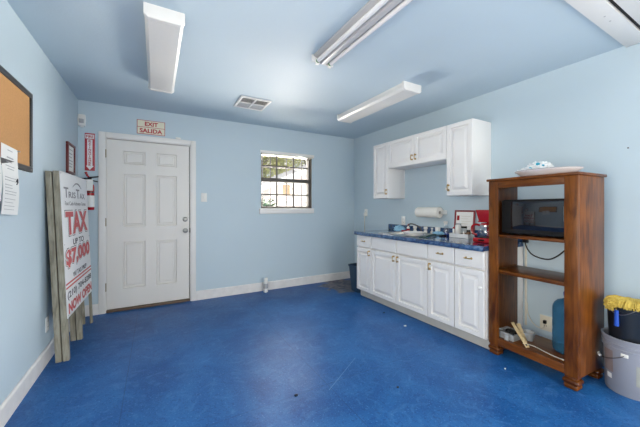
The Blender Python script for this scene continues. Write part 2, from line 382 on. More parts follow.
# profile frame: U=normal of the wall, V=up, extrude along U x V
struct('baseboard_left', MB().prism([(0, 0), (0.016, 0), (0.016, 0.11), (0.008, 0.122), (0, 0.122)], 0, YB-YR, Fr((XL, YB, 0), (1, 0, 0), (0, 0, 1))), 'base')
b = MB()
for x0, x1 in ((XL+0.016, -0.572), (0.467, XR-0.016)):
    b.prism([(0, 0), (0.016, 0), (0.016, 0.11), (0.008, 0.122), (0, 0.122)], -(x1-x0), 0, Fr((x0, YB, 0), (0, -1, 0), (0, 0, 1)))
bb = struct('baseboard_back', b, 'base')
struct('baseboard_right', MB().prism([(0, 0), (0.016, 0), (0.016, 0.11), (0.008, 0.122), (0, 0.122)], 0, YB-3.30, Fr((XR, 3.30, 0), (-1, 0, 0), (0, 0, 1))), 'base')

def fill_lamp_trim(name, F, w, z0, z1):  # invented trim put around the added fill lamps; the walls behind are solid
    b = MB()
    for a in ((-.07, 0, z0-.0, z1+.07), (w, w+.07, z0, z1+.07), (0, w, z1, z1+.07)): b.box(*a, 0, .03, .004, F)
    if z0 > .1: b.box(-.10, w+.10, z0-.05, z0, 0, .05, .004, F)
    struct(name, b, 'white')
fill_lamp_trim('trim_1', wall_left(-0.53), 1.5, 0.70, 2.0)
fill_lamp_trim('trim_2', wall_right(-0.55), 1.6, 0.0, 2.10)
fill_lamp_trim('trim_3', Fr((3.0, YR, 0), (-1, 0, 0), (0, 0, 1)), 2.2, 0.0, 2.15)

# ------------------------------------------------------------------ door
D = empty('door_1', (DX0, YB, 0), 'white six-panel entry door with two nickel knobs', 'door', kind='structure')
b = MB()
for x0, x1, z0, z1 in ((DX0-0.06, DX0+0.004, 0, DZ1+0.056), (DX1-0.004, DX1+0.06, 0, DZ1+0.056), (DX0+0.004, DX1-0.004, DZ1-0.004, DZ1+0.056)):
    b.box(x0, x1, YB-0.018, YB+0.0, z0, z1, 0.004)
b.box(DX0-0.0, DX0+0.012, YB, YB+T, 0, DZ1); b.box(DX1-0.012, DX1, YB, YB+T, 0, DZ1); b.box(DX0+.012, DX1-.012, YB, YB+T, DZ1-0.012, DZ1)
obj('door_casing', b, 'white', D)
sx0, sx1, sz0, sz1 = DX0+0.014, DX1-0.020, 0.035, DZ1-0.018
F = Fr((sx0, YB+0.012, sz0), (1, 0, 0), (0, 0, 1)); w, h = sx1-sx0, sz1-sz0
us = [0, -0.338-sx0, -0.108-sx0, 0.010-sx0, 0.238-sx0, w]
vs = [0, 0.262-sz0, 0.822-sz0, 1.000-sz0, 1.632-sz0, 1.742-sz0, 1.908-sz0, h]
b = MB(); q = b.bm
for i in range(5):
    for j in range(7):
        u0, u1, v0, v1 = us[i], us[i+1], vs[j], vs[j+1]
        if i in (1, 3) and j in (1, 3, 5):
            L_ = [(0, 0), (0.003, -0.019), (0.016, -0.019), (0.020, -0.005), (0.032, -0.008), (0.038, -0.001)]
            lp = [[q.verts.new(F.p(a, c, d)) for a, c in ((u0+k, v0+k), (u1-k, v0+k), (u1-k, v1-k), (u0+k, v1-k))] for k, d in L_]
            for A, B in zip(lp, lp[1:]):
                for k in range(4): q.faces.new((A[k], A[(k+1) % 4], B[(k+1) % 4], B[k]))
            q.faces.new(lp[-1])
        else: b.face([F.p(u0, v0), F.p(u1, v0), F.p(u1, v1), F.p(u0, v1)])
bmesh.ops.remove_doubles(q, verts=q.verts, dist=1e-5)
bmesh.ops.recalc_face_normals(q, faces=q.faces)
b.box(0, w, 0, h, -0.044, -0.020, F=F)
for e in ((0, 0.0015, 0, h), (w-0.0015, w, 0, h), (0, w, 0, 0.0015), (0, w, h-0.0015, h)): b.box(*e, -0.044, -0.0002, F=F)
obj('door_slab', b, 'door', D)
obj('gap_shade_sheet', MB().box(DX0+.012, DX1-.012, YB+0.058, YB+0.075, 0.0, DZ1-.012), 'gap', D)  # dark sheet behind the whole slab; shade of the door gap as colour
obj('threshold', MB().box(DX0+0.012, DX1-0.012, YB-0.012, YB+0.09, 0, 0.03, 0.004), 'gasket', D)
for z in (0.30, 1.06, 1.86):
    b = MB().box(sx0-0.012, sx0-0.001, YB-0.002, YB+0.011, z-0.045, z+0.045, 0.002)
    b.lathe([(0, z-0.048), (0.006, z-0.048), (0.006, z+0.048), (0, z+0.048)], n=12, cu=sx0-0.006, cv=YB-0.003)
    obj('hinge', b, 'hinge', D)
def knobF(x, z): return Fr((x, YB+0.012, z), (1, 0, 0), (0, 0, 1))
obj('deadbolt', MB().lathe([(0, 0), (0.031, 0), (0.031, 0.008), (0.026, 0.014), (0.022, 0.024), (0.012, 0.028), (0, 0.028)], knobF(0.338, 1.076)), 'nickel', D, 'round nickel deadbolt')
obj('door_knob', MB().lathe([(0, 0), (0.032, 0), (0.032, 0.006), (0.014, 0.012), (0.012, 0.03), (0.022, 0.038), (0.028, 0.052), (0.025, 0.066), (0.014, 0.073), (0, 0.074)], knobF(0.341, 0.93)), 'nickel', D, 'round nickel knob')
obj('strike_plate', MB().box(DX1-0.014, DX1-0.0125+0.004, YB-0.002, YB+0.03, 0.90, 0.96), 'iron', D)
t = obj('door_contact', MB().box(0.225, 0.283, YB-0.02, YB, DZ1+0.058, DZ1+0.080, 0.003), 'plastic_w', origin=(0.254, YB, DZ1+0.058))
tag(t, 'small white alarm contact sitting on top of the door casing', 'alarm sensor')

# ------------------------------------------------------------------ window
Wn = empty('window_1', (WX0, YB, WZ0), 'barred white-silled window in the back wall', 'window', kind='structure')
wy = YB+0.045
b = MB()
for x0, x1, z0, z1 in ((WX0, WX0+0.022, WZ0, WZ1), (WX1-0.03, WX1, WZ0, WZ1), (WX0+0.022, WX1-0.03, WZ0, WZ0+0.025), (WX0+0.022, WX1-0.03, WZ1-0.03, WZ1)):
    b.box(x0, x1, wy, YB+T, z0, z1, 0.002)
obj('window_frame', b, 'bronze', Wn)
zm = 1.652
obj('meeting_rail', MB().box(WX0+0.022, WX1-0.03, wy+0.005, wy+0.045, zm-0.030, zm+0.030, 0.003), 'bronze', Wn)
b = MB()
for x in (1.632, 1.914): b.box(x-0.012, x+0.012, wy+0.022, wy+0.034, WZ0+0.025, WZ1-0.03)
for z in (1.427, 1.865): b.box(WX0+0.022, WX1-0.03, wy+0.024, wy+0.036, z-0.011, z+0.011)
obj('muntins', b, 'bronze', Wn)
obj('glass', MB().box(WX0+0.02, WX1-0.028, wy+0.037, wy+0.040, WZ0+0.02, WZ1-0.028), 'glass', Wn)
obj('window_sill', MB().box(WX0-0.03, WX1+0.03, YB-0.03, YB+0.05, WZ0-0.078, WZ0+0.002, 0.004), 'white', Wn)
obj('window_reveal', MB().box(WX0, WX0+0.004, YB, wy, WZ0+.002, WZ1).box(WX1-0.004, WX1, YB, wy, WZ0+.002, WZ1).box(WX0+.004, WX1-.004, YB, wy, WZ1-0.004, WZ1), 'bronze', Wn)
t = empty('window_blind', (1.79, YB, 2.03), 'white headrail of a raised mini blind along the window top', 'blind')
obj('headrail', MB().box(WX0-0.012, WX1+0.035, YB-0.028, YB-0.001, 2.040, 2.077, 0.003), 'plastic_w', t)
obj('slat_stack', MB().box(WX0+0.01, WX1+0.02, YB-0.026, YB-0.004, 2.020, 2.040, 0.003), 'cord_w', t)
t = empty('burglar_bars', (1.79, YB+T+0.03, WZ0), 'dark iron burglar bars with scrolls outside the window', 'window bars')
by = YB+T+0.045
k = by/4.24
for x in (1.40, 1.525, 1.79, 2.055):
    obj('bar', MB().box(x*k-0.006, x*k+0.006, by-0.006, by+0.006, WZ0-0.05, WZ1+0.05), 'iron', t)
for z in (WZ0+0.03, 1.43, 1.86, WZ1-0.02):
    obj('crossbar', MB().box(WX0-0.05, WX1+0.1, by-0.004, by+0.008, z-0.006, z+0.006), 'iron', t)
sc = MB(); cx, cz = 1.95*k, 1.47
for sx in (-1, 1):
    for sz in (-1, 1):
        pts = [(cx+sx*(0.035+0.17*a**1.6), by, cz+sz*(0.015+0.16*a)) for a in [i/8 for i in range(9)]]
        ex, ez = pts[-1][0], pts[-1][2]
        pts += [(ex-sx*0.03*(1-math.cos(a)), by, ez-sz*(0.03*math.sin(a))+0) for a in (0.8, 1.6, 2.4, 3.1, 3.9)]
        sc.tube(pts, 0.0045, 6)
obj('scroll', sc, 'iron', t)

# ------------------------------------------------------------------ outdoors beyond the window
struct('ground_outside', MB().box(-8, 16, YB+T+0.01, 26, -0.35, -0.15), 'concrete')
Hs = empty('house', (6.4, 12, -0.15), 'pale neighbouring house with a sloping white-edged roof, beyond the window', 'house')
def roofz(x): return 2.19+(x-4.0)*0.40
pts = [(3.55, -0.15), (9.6, -0.15), (9.6, roofz(3.55)), (6.575, roofz(6.575)), (3.55, roofz(3.55))]
b = MB(); b.prism(pts, -14.0, -10.0, Fr((0, 0, 0), (1, 0, 0), (0, 0, 1)))
obj('wall', b, 'siding', Hs)
for sg in (-1, 1):
    e = 6.575+sg*3.45
    ez = roofz(6.575)-3.45*0.40
    b = MB(); b.prism([(6.575, roofz(6.575)+0.01), (e, ez+0.01), (e, ez+0.12), (6.575, roofz(6.575)+0.13)], -14.2, -9.72, Fr((0, 0, 0), (1, 0, 0), (0, 0, 1)))
    obj('roof', b, 'shingle', Hs)
    b = MB(); b.prism([(6.575, roofz(6.575)-0.06), (e, ez-0.06), (e, ez+0.12), (6.575, roofz(6.575)+0.13)], 9.69, 9.72, Fr((0, 0, 0), (1, 0, 0), (0, 0, 1)))
    b = MB(); b.prism([(6.575, roofz(6.575)-0.06), (e, ez-0.06), (e, ez+0.125), (6.575, roofz(6.575)+0.135)], -9.72, -9.66, Fr((0, 0, 0), (1, 0, 0), (0, 0, 1)))
    obj('fascia', b, 'fascia', Hs)
obj('boarded_window', MB().box(4.08, 4.34, 9.95, 10.0, 1.72, 2.06), 'plywood', Hs, 'tan board over a small window')

def leaves(mb, c, rx, ry, rz, n, size, shell=0.4):
    q = mb.bm
    for _ in range(n):
        d = Vector((random.gauss(0, 1), random.gauss(0, 1), random.gauss(0, 1))).normalized()*(shell+(1-shell)*random.random())
        p = Vector(c)+Vector((d.x*rx, d.y*ry, d.z*rz))
        a = Vector((random.gauss(0, 1), random.gauss(0, 1), random.gauss(0, 1))).normalized(); bb_ = a.orthogonal().normalized()
        s_ = size*random.uniform(0.6, 1.4)
        q.faces.new([q.verts.new(p-a*s_), q.verts.new(p+bb_*s_*0.5), q.verts.new(p+a*s_), q.verts.new(p-bb_*s_*0.5)])
def tree(name, x, y, hgt, r, m, label, n, size, cat='tree'):
    t = empty(name, (x, y, -0.15), label, cat)
    b = MB()
    for i in range(6): leaves(b, (x+random.uniform(-.5, .5)*r, y+random.uniform(-.4, .4)*r, hgt+random.uniform(-.45, .45)*r), r*0.6, r*0.6, r*0.5, n//6, size)
    obj('crown', b, m, t)
    b = MB().tube([(x, y, -0.15), (x+0.1, y, hgt*0.5), (x, y, hgt)], [0.16, 0.12, 0.05], 8)
    for i in range(5):
        a = i*1.3; b.tube([(x, y, hgt*0.55+i*0.1), (x+math.cos(a)*r*0.6, y+math.sin(a)*r*0.4, hgt+0.3*r*math.sin(i))], [0.05, 0.015], 6)
    obj('trunk', b, 'bark', t)
tree('tree', 5.0, 17.2, 5.0, 3.2, 'leafy', 'yellow-green tree behind the left half of the neighbouring house', 9000, 0.13)
tree('tree', 9.3, 17.8, 5.4, 3.4, 'leafy', 'yellow-green tree above the right part of the neighbouring roof', 9000, 0.13)
t = empty('shrub', (2.30, 6.6, -0.15), 'dark green shrub low in the window, left side', 'shrub')
b = MB()
leaves(b, (2.30, 6.6, 0.85), 0.36, 0.35, 0.62, 1800, 0.055); obj('foliage', b, 'leafd', t)
obj('stem', MB().tube([(2.30, 6.6, -0.15), (2.28, 6.62, 0.8)], [0.03, 0.015], 8), 'bark', t)

# ------------------------------------------------------------------ ceiling fixtures
def wrap_fixture(x0, x1, y0, y1, label, zl=2.362):
    w = x1-x0; cx = (x0+x1)/2
    t = empty('ceiling_light', (cx, (y0+y1)/2, H), label, 'ceiling light', 'wraparound ceiling lights')
    obj('housing', MB().box(x0+0.012, x1-0.012, y0+0.01, y1-0.01, H-0.03, H, 0.002), 'fixture', t)
    pr = [(x0, H-0.030), (x0, H-0.058), (x0+w*0.09, zl), (x1-w*0.09, zl), (x1, H-0.058), (x1, H-0.030)]
    pf = [(u, v) for u, v in pr]
    obj('diffuser', MB().prism(pf, -(y1-0.025), -(y0+0.025), Fr((0, 0, 0), (1, 0, 0), (0, 0, 1)), 0.002), 'lens', t)
    pe = [(x0-0.004, H), (x0-0.004, H-0.062), (x0+w*0.08, zl-0.004), (x1-w*0.08, zl-0.004), (x1+0.004, H-0.062), (x1+0.004, H)]
    for a, c in ((y0, y0+0.028), (y1-0.028, y1)):
        obj('end_cap', MB().prism(pe, -c, -a, Fr((0, 0, 0), (1, 0, 0), (0, 0, 1)), 0.002), 'fixture', t)
wrap_fixture(-0.058, 0.157, 1.995, 3.24, 'unlit wraparound ceiling light nearest the left wall, in front of the door')
wrap_fixture(2.065, 2.295, 2.02, 3.20, 'unlit wraparound ceiling light above the kitchen cabinets')
x0, x1, y0, y1 = 1.085, 1.258, 0.80, 2.045
t = empty('ceiling_light', ((x0+x1)/2, (y0+y1)/2, H), 'uncovered ceiling light strip with two bare tubes, mid ceiling', 'ceiling light')
obj('housing', MB().box(x0+.035, x1-.035, y0, y1-.004, H-0.045, H, 0.003), 'pan', t)
obj('reflector', MB().prism([(x0, H-0.002), (x0, H-0.012), (x0+0.045, H-0.028), (x0+0.066, H-0.062), (x1-0.066, H-0.062), (x1-0.045, H-0.028), (x1, H-0.012), (x1, H-0.002)], -(y1-0.02), -y0, Fr((0, 0, 0), (1, 0, 0), (0, 0, 1)), 0.002), 'pan', t)
for yy in (y0-0.004, y1-0.018): obj('end_plate', MB().box(x0-0.010, x1+0.014, yy, yy+0.014, H-0.055, H, 0.003), 'fixture', t)
for x in (x0+0.030, x1-0.030):
    tb = obj('tube', MB().lathe([(0, 0.03), (0.0165, 0.03), (0.0165, y1-y0-0.05), (0, y1-y0-0.05)], Fr((x, y0, H-0.052), (0, 0, 1), (1, 0, 0)), 16), 'tube', t)
    obj('tube_cap', MB().lathe([(0, y1-y0-0.05), (0.0155, y1-y0-0.05), (0.0155, y1-y0-0.034), (0, y1-y0-0.034)], Fr((x, y0, H-0.052), (0, 0, 1), (1, 0, 0)), 16), 'green', tb)
    obj('socket', MB().box(x-0.014, x+0.014, y1-0.036, y1-0.018, H-0.078, H-0.03, 0.003), 'plastic_w', t)

# attic hatch: board trim, dark gap, lowered panel
hx0, hx1, hy0, hy1 = 1.72, 3.04, 0.02, 0.765
t = empty('attic_hatch', (2.4, 0.4, H), 'white attic hatch in the ceiling corner, panel hanging slightly open', 'attic hatch')
b = MB()
for a in ((hx0, hx1, hy1-0.115, hy1), (hx0, hx1, hy0, hy0+0.115), (hx0, hx0+0.115, hy0+0.115, hy1-0.115), (hx1-0.115, hx1, hy0+0.115, hy1-0.115)):
    b.box(*a, H-0.022, H, 0.002)
obj('trim_board', b, 'fixture', t)
obj('gap', MB().box(hx0+0.115, hx1-0.115, hy0+0.115, hy1-0.115, H-0.004, H-0.001), 'gap', t)
obj('hatch_panel', MB().box(hx0+0.13, hx1-0.13, hy0+0.13, hy1-0.137, H-0.020, H-0.005, 0.002), 'fixture', t)
for x, y in ((2.43, hy1-0.06), (2.52, hy1-0.06)): obj('screw', MB().lathe([(0, 0), (0.006, 0), (0.004, 0.002), (0, 0.002)], Fr((x, y, H-0.0218), (1, 0, 0), (0, -1, 0)), 10), 'pan', t)

# vent
vx0, vx1, vy0, vy1 = 0.805, 1.150, 3.145, 3.515
t = empty('air_vent', (0.98, 3.33, H), 'white louvred air vent in the ceiling', 'air vent')
b = MB()
for a in ((vx0, vx1, vy0, vy0+0.028), (vx0, vx1, vy1-0.028, vy1), (vx0, vx0+0.028, vy0+0.028, vy1-0.028), (vx1-0.028, vx1, vy0+0.028, vy1-0.028)):
    b.box(*a, H-0.012, H, 0.003)
obj('frame', b, 'white', t)
xm, ym = (vx0+vx1)/2, (vy0+vy1)/2
obj('divider', MB().box(xm-0.009, xm+0.009, vy0+.028, vy1-.028, H-0.014, H-.002).box(vx0+.028, xm-.009, ym-.006, ym+.006, H-.013, H-.002).box(xm+.009, vx1-.028, ym-.006, ym+.006, H-.013, H-.002), 'white', t)
obj('duct_opening', MB().box(vx0+.02, vx1-.02, vy0+.02, vy1-.02, H-0.0015, H-0.0005), 'gap', t)
b = MB()
for qx0, qx1 in ((vx0+.03, xm-.01), (xm+.01, vx1-.03)):
    for i in range(5):                                   # cross slats on the room side, the other way towards the back wall
        y = vy0+0.034+i*0.028
        b.prism([(y, H-0.013), (y+0.0015, H-0.014), (y+0.015, H-0.003), (y+0.0135, H-0.002)], qx0, qx1, Fr((0, 0, 0), (0, 1, 0), (0, 0, 1)))
    for i in range(7):
        x = qx0+0.004+i*0.0185
        b.prism([(x, H-0.003), (x+0.0015, H-0.002), (x+0.014, H-0.012), (x+0.0125, H-0.013)], -(vy1-.03), -(ym+.008), Fr((0, 0, 0), (1, 0, 0), (0, 0, 1)))
obj('louvres', b, 'white', t)

# ------------------------------------------------------------------ kitchen cabinets (right wall, facing -x)
def pull(mb_f, u, v, F, vertical=True, parent=None, name='pull'):
    b = MB(); L2 = 0.036
    P = (lambda a, d: F.p(u, v+a, d)) if vertical else (lambda a, d: F.p(u+a, v, d))
    for s_ in (-1, 1):
        b.tube([P(s_*0.026, 0), P(s_*0.026, 0.02)], 0.004, 8)
        c = P(s_*0.026, 0); b.lathe([(0, 0), (0.011, 0), (0.008, 0.004), (0, 0.005)], Fr(c, F.U, F.V), 14)
    b.tube([P(-L2, 0.017), P(-0.024, 0.022), P(-0.008, 0.026), P(0.008, 0.026), P(0.024, 0.022), P(L2, 0.017)], [0.0045, 0.006, 0.0045, 0.0045, 0.006, 0.0045], 8)
    return obj(name, b, 'brass', parent)
def latch(u, v, F, parent):
    b = MB().lathe([(0, 0), (0.009, 0), (0.006, 0.008), (0.013, 0.016), (0.014, 0.024), (0.008, 0.031), (0, 0.032)], Fr(F.p(u, v, 0), F.U, F.V), 16)
    return obj('knob', b, 'porcelain', parent, 'white round knob')
def cab_door(w, h): return [(0.042, 0), (0.044, -0.017), (0.060, -0.017), (0.088, -0.003), (0.092, -0.003)]
XF = 2.430
def base_unit(yl, yr, label, doors, drawer_pull=True, fronts=1):
    """yl far end, yr near end"""
    t = empty('base_cabinet', ((XF+XR)/2, (yl+yr)/2, 0), label, 'kitchen cabinet', 'white base cabinets')
    obj('body', MB().box(XF+0.028, XR-0.002, yr+0.001, yl-0.001, 0.10, 0.858), 'cab', t)
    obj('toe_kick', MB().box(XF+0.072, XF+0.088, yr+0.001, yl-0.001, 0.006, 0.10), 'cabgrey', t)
    n = len(doors); W_ = (yl-yr)/n
    for i, pos in enumerate(doors):
        a = yl-i*W_-0.004; F = Fr((XF, a, 0.112), (0, -1, 0), (0, 0, 1)); w = W_-0.008
        d = obj('door', MB().panel(w, 0.572, cab_door(w, 0.572), F, 0.022), 'cab', t)
        for p in pos:
            u = 0.028 if 'l' in p else w-0.028
            if 'k' in p: latch(u, 0.43, F, d)
            elif 'b' in p: pull(None, u, 0.52, F, True, d); latch(u-0.022, 0.50, F, d)
            else: pull(None, u, 0.52, F, True, d)
    W_ = (yl-yr)/fronts
    for i in range(fronts):
        a = yl-i*W_-0.004; F = Fr((XF, a, 0.702), (0, -1, 0), (0, 0, 1)); w = W_-0.008
        d = obj('drawer', MB().panel(w, 0.152, [(0.008, 0.0)], F, 0.0185, 0.005), 'cab', t)
        if drawer_pull: pull(None, w/2, 0.078, F, False, d)
    return t
base_unit(3.270, 2.962, 'narrow white base cabinet at the window end of the row, beside the navy bin', [['r']])
base_unit(2.962, 2.060, 'wide white double-door sink cabinet under the faucet', [['r'], ['l']], False, 2)
base_unit(2.060, 1.752, 'white base cabinet between the sink cabinet and the cabinet by the wooden shelf unit', [['lb']])
base_unit(1.752, 1.464, 'narrow white base cabinet next to the wooden shelf unit', [['rk']])

# countertop with a cut-out for the sink
SX0, SX1, SY0, SY1 = 2.535, 2.915, 2.335, 2.875
t = empty('countertop', (2.73, 2.36, 0.86), 'blue marbled laminate countertop with low backsplash', 'countertop')
b = MB(); cx0, cy0, cy1 = 2.400, 1.463, 3.290
for a in ((cx0+.016, SX0, cy0, cy1), (SX1, XR-.001, cy0, cy1), (SX0, SX1, cy0, SY0), (SX0, SX1, SY1, cy1)): b.box(*a, 0.860, 0.900)
b.box(cx0, cx0+0.03, cy0, cy1, 0.855, 0.902, 0.007)
obj('worktop', b, 'laminate', t)
obj('backsplash', MB().box(XR-0.022, XR-0.001, cy0, cy1, 0.9002, 0.985, 0.004), 'laminate', t)

t = empty('sink', (2.73, 2.60, 0.90), 'stainless double-bowl sink set into the blue counter', 'sink')
b = MB(); e = 0.03; dv = 2.585
for a in ((SX0-e, SX0+.02, SY0-e, SY1+e), (SX1-.02, SX1+e+.03, SY0-e, SY1+e), (SX0+.02, SX1-.02, SY0-e, SY0+.02), (SX0+.02, SX1-.02, SY1-.02, SY1+e), (SX0+.02, SX1-.02, dv-.02, dv+.02)):
    b.box(*a, 0.9005, 0.908, 0.002)
obj('rim', b, 'steel', t)
for y0, y1 in ((SY0+.02, dv-.02), (dv+.02, SY1-.02)):
    b = MB(); P = lambda i, z: [(SX0+.02+i, y0+i, z), (SX1-.02-i, y0+i, z), (SX1-.02-i, y1-i, z), (SX0+.02+i, y1-i, z)]
    lp = [P(0, 0.904), P(0.012, 0.77), P(0.03, 0.755)]
    for A, B in zip(lp, lp[1:]):
        for k_ in range(4): b.face([A[k_], A[(k_+1) % 4], B[(k_+1) % 4], B[k_]])
    b.face(lp[-1]); bmesh.ops.remove_doubles(b.bm, verts=b.bm.verts, dist=1e-5)
    obj('bowl', b, 'steel', t)

t = empty('faucet', (2.935, 2.60, 0.908), 'chrome kitchen faucet with low curved spout behind the sink', 'faucet')
obj('base_plate', MB().box(2.915, 2.955, 2.50, 2.70, 0.908, 0.924, 0.006), 'chrome', t)
obj('spout', MB().tube([(2.935, 2.585, 0.92), (2.935, 2.585, 0.955), (2.92, 2.61, 0.99), (2.89, 2.655, 1.015), (2.86, 2.705, 1.022), (2.85, 2.72, 0.995)], 0.0085, 10, smooth=2), 'iron', t)
for y in (2.515, 2.685):
    h_ = obj('handle', MB().lathe([(0, 0.92), (0.022, 0.92), (0.019, 0.945), (0.012, 0.95), (0.024, 0.962), (0.024, 0.985), (0.018, 0.992), (0, 0.992)], n=20, cu=2.935, cv=y), 'porcelain', t, 'white round tap handle')
t = tag(obj('soap_dispenser', MB().lathe([(0, .902), (.020, .902), (.018, .93), (.008, .936), (.008, .965), (.014, .97), (.014, .978), (0, .98)], n=18, cu=2.985, cv=2.46), 'plastic_w', origin=(2.985, 2.46, .902)), 'small white dispenser behind the sink, right of the faucet', 'soap dispenser')

# wall cabinets
XU = 2.735
def wall_unit(yl, yr, z0, z1, label, pulls):
    t = empty('wall_cabinet', ((XU+XR)/2, (yl+yr)/2, z0), label, 'kitchen cabinet', 'white wall cabinets')
    obj('body', MB().box(XU+0.020, XR-0.001, yr+0.001, yl-0.001, z0, z1, 0.001), 'cab', t)
    n = len(pulls); W_ = (yl-yr)/n
    for i, p in enumerate(pulls):
        a = yl-i*W_-0.002; F = Fr((XU, a, z0+0.002), (0, -1, 0), (0, 0, 1)); w = W_-0.004; h_ = z1-z0-0.004
        d = obj('door', MB().panel(w, h_, cab_door(w, h_), F, 0.0198), 'cab', t)
        u = 0.026 if 'l' in p else w-0.026
        pull(None, u, 0.085, F, True, d)
        if 'k' in p: latch(u-0.012, 0.07, F, d)
wall_unit(3.279, 2.976, 1.356, 2.118, 'tall narrow white wall cabinet at the window end of the row', ['r'])
wall_unit(2.976, 2.066, 1.757, 2.118, 'short wide white two-door wall cabinet above the sink', ['r', 'l'])
wall_unit(2.066, 1.768, 1.356, 2.118, 'tall white wall cabinet above the red coffee maker', ['lk'])

# ------------------------------------------------------------------ things on the kitchen wall and counter
def outlet(F, w, h, label, name='outlet_plate', toggle=False, mm='plastic_w'):
    t = empty(name, F.p(0, 0, 0), label, 'light switch' if toggle else 'power outlet')
    obj('plate', MB().box(-w/2, w/2, -h/2, h/2, 0, 0.006, 0.002, F), mm, t)
    if toggle: obj('toggle', MB().box(-0.006, 0.006, -0.012, 0.014, 0.006, 0.017, 0.002, F), mm, t)
    else:
        for v in (-0.028, 0.016): 
            sk = obj('socket', MB().box(-0.016, 0.016, v-0.008, v+0.022, 0.006, 0.008, 0.001, F), mm, t)
            obj('slot', MB().box(-0.008, -0.005, v, v+0.012, 0.008, 0.0085, 0, F).box(0.005, 0.008, v, v+0.012, 0.008, 0.0085, 0, F), 'gap', sk)
    return t
outlet(wall_right(3.845, z=1.145), 0.075, 0.118, 'white outlet high on the right wall near the window corner')
outlet(wall_right(3.005, z=1.045), 0.072, 0.122, 'white outlet above the backsplash behind the light blue cloth')
outlet(wall_right(1.278, z=0.192), 0.092, 0.135, 'cream outlet low on the wall, seen through the wooden shelf unit', mm='cream')
outlet(wall_back(0.568, z=1.365), 0.074, 0.118, 'white light switch right of the door', 'light_switch', True)
outlet(wall_left(3.10, z=0.30), 0.072, 0.115, 'white outlet low on the left wall behind the folding sign')
t = empty('charger_cord', (XR-0.02, 3.845, 1.11), 'off-white charger and cord hanging from the outlet near the corner', 'charger')
obj('charger', MB().box(-0.022, 0.022, -0.055, -0.005, 0.009, 0.040, 0.004, wall_right(3.845, z=1.145)), 'plastic_w', t)
obj('cord', MB().tube([(XR-.03, 3.845, 1.09), (XR-.028, 3.85, 1.0), (XR-.02, 3.862, 0.88), (XR-.02, 3.868, 0.72), (XR-.02, 3.87, 0.45), (XR-.02, 3.86, 0.16)], 0.006, 8, smooth=2), 'cord_w', t)

# paper towel
t = empty('towel_holder', (XR-0.01, 2.49, 1.17), 'white wall bracket carrying the paper towel roll', 'towel holder')
b = MB().box(XR-0.008, XR-0.001, 2.295, 2.695, 1.147, 1.197, 0.003)
obj('back_plate', b, 'plastic_w', t)
for y in (2.303, 2.681):
    obj('bracket_arm', MB().prism([(0, -0.024), (0.075, -0.022), (0.094, 0), (0.075, 0.022), (0, 0.024)], -0.006, 0.006, Fr((XR-0.006, y, 1.170), (-1, 0, 0), (0, 0, 1)), 0.002), 'plastic_w', t)
t = empty('paper_towel_roll', (XR-0.075, 2.495, 1.17), 'white paper towel roll on the wall above the sink', 'paper towels')
FT = Fr((XR-0.080, 2.673, 1.170), (0, 0, 1), (-1, 0, 0))   # normal = -y? see cross product
b = MB(); L_ = 0.335; sgn = -1 if FT.N.y > 0 else 1
b.lathe([(0.020, 0), (0.062, 0), (0.064, 0.004*sgn), (0.064, (L_-0.004)*sgn), (0.062, L_*sgn), (0.020, L_*sgn), (0.020, 0)], FT, 36)
obj('roll', b, 'towel', t)
obj('core', MB().lathe([(0.016, -0.001*sgn), (0.020, -0.001*sgn), (0.020, (L_+0.001)*sgn), (0.016, (L_+0.001)*sgn), (0.016, -0.001*sgn)], FT, 24), 'cardboard', t)

def crumple(name, c, rx, ry, rz, m, label, cat, seed, z0, amp=0.35, freq=2.6):
    return tag(obj(name, MB().blob(c, rx, ry, rz, amp, 4, freq, seed, z0), m, origin=(c[0], c[1], z0)), label, cat)
crumple('dish_cloth', (2.905, 2.935, 0.935), 0.06, 0.075, 0.05, 'bluecloth', 'crumpled light blue cloth at the window end of the sink', 'cloth', 3, 0.9085)
crumple('dish_cloth', (2.945, 2.325, 0.922), 0.05, 0.085, 0.022, 'bluecloth', 'flat light blue cloth between the faucet and the spray bottle', 'cloth', 5, 0.909)
t = empty('dish_soap', (2.985, 2.825, 0.9), 'small white dish soap bottle with red cap behind the sink', 'soap bottle')
obj('bottle', MB().lathe([(0, .908), (.022, .908), (.024, .93), (.022, .965), (.010, .975), (.010, .982), (0, .982)], n=20, cu=2.96, cv=2.825, sx=.7), 'plastic_w', t)
obj('label_band', MB().lathe([(.0245, .922), (.0252, .926), (.0252, .945), (.0245, .949)], n=20, cu=2.96, cv=2.825, sx=.72), 'red', t)
obj('cap', MB().lathe([(0, .982), (.011, .982), (.009, 1.0), (.004, 1.012), (0, 1.012)], n=16, cu=2.96, cv=2.825), 'red', t)
t = tag(obj('scrub_sponge', MB().box(2.845, 2.90, 2.79, 2.84, 0.9085, 0.93, 0.006), 'red', origin=(2.87, 2.81, .9085)), 'small dark red sponge on the sink rim beside the soap bottle', 'sponge')
t = tag(obj('dish', MB().lathe([(0, .9085), (.085, .9085), (.100, .914), (.124, .945), (.128, .948), (.122, .949), (.098, .920), (.083, .9125), (0, .9125)], n=48, cu=2.605, cv=2.40), 'porcelain', origin=(2.605, 2.40, .908)), 'shallow white dish standing across the right sink bowl', 'dish')
t = empty('spatula', (2.66, 2.27, .902), 'dark green long-handled spatula lying right of the white plate', 'spatula')
obj('handle', MB().tube([(2.60, 2.21, .910), (2.68, 2.235, .918), (2.78, 2.265, .918), (2.84, 2.285, .912)], .009, 8, smooth=1), 'greenpl', t)
obj('blade', MB().box(-0.05, 0.05, -0.04, 0.04, 0, 0.006, 0.0025, Fr((2.575, 2.225, .903), (0.93, 0.3, 0.05), (-0.3, 0.93, 0))), 'greenpl', t)
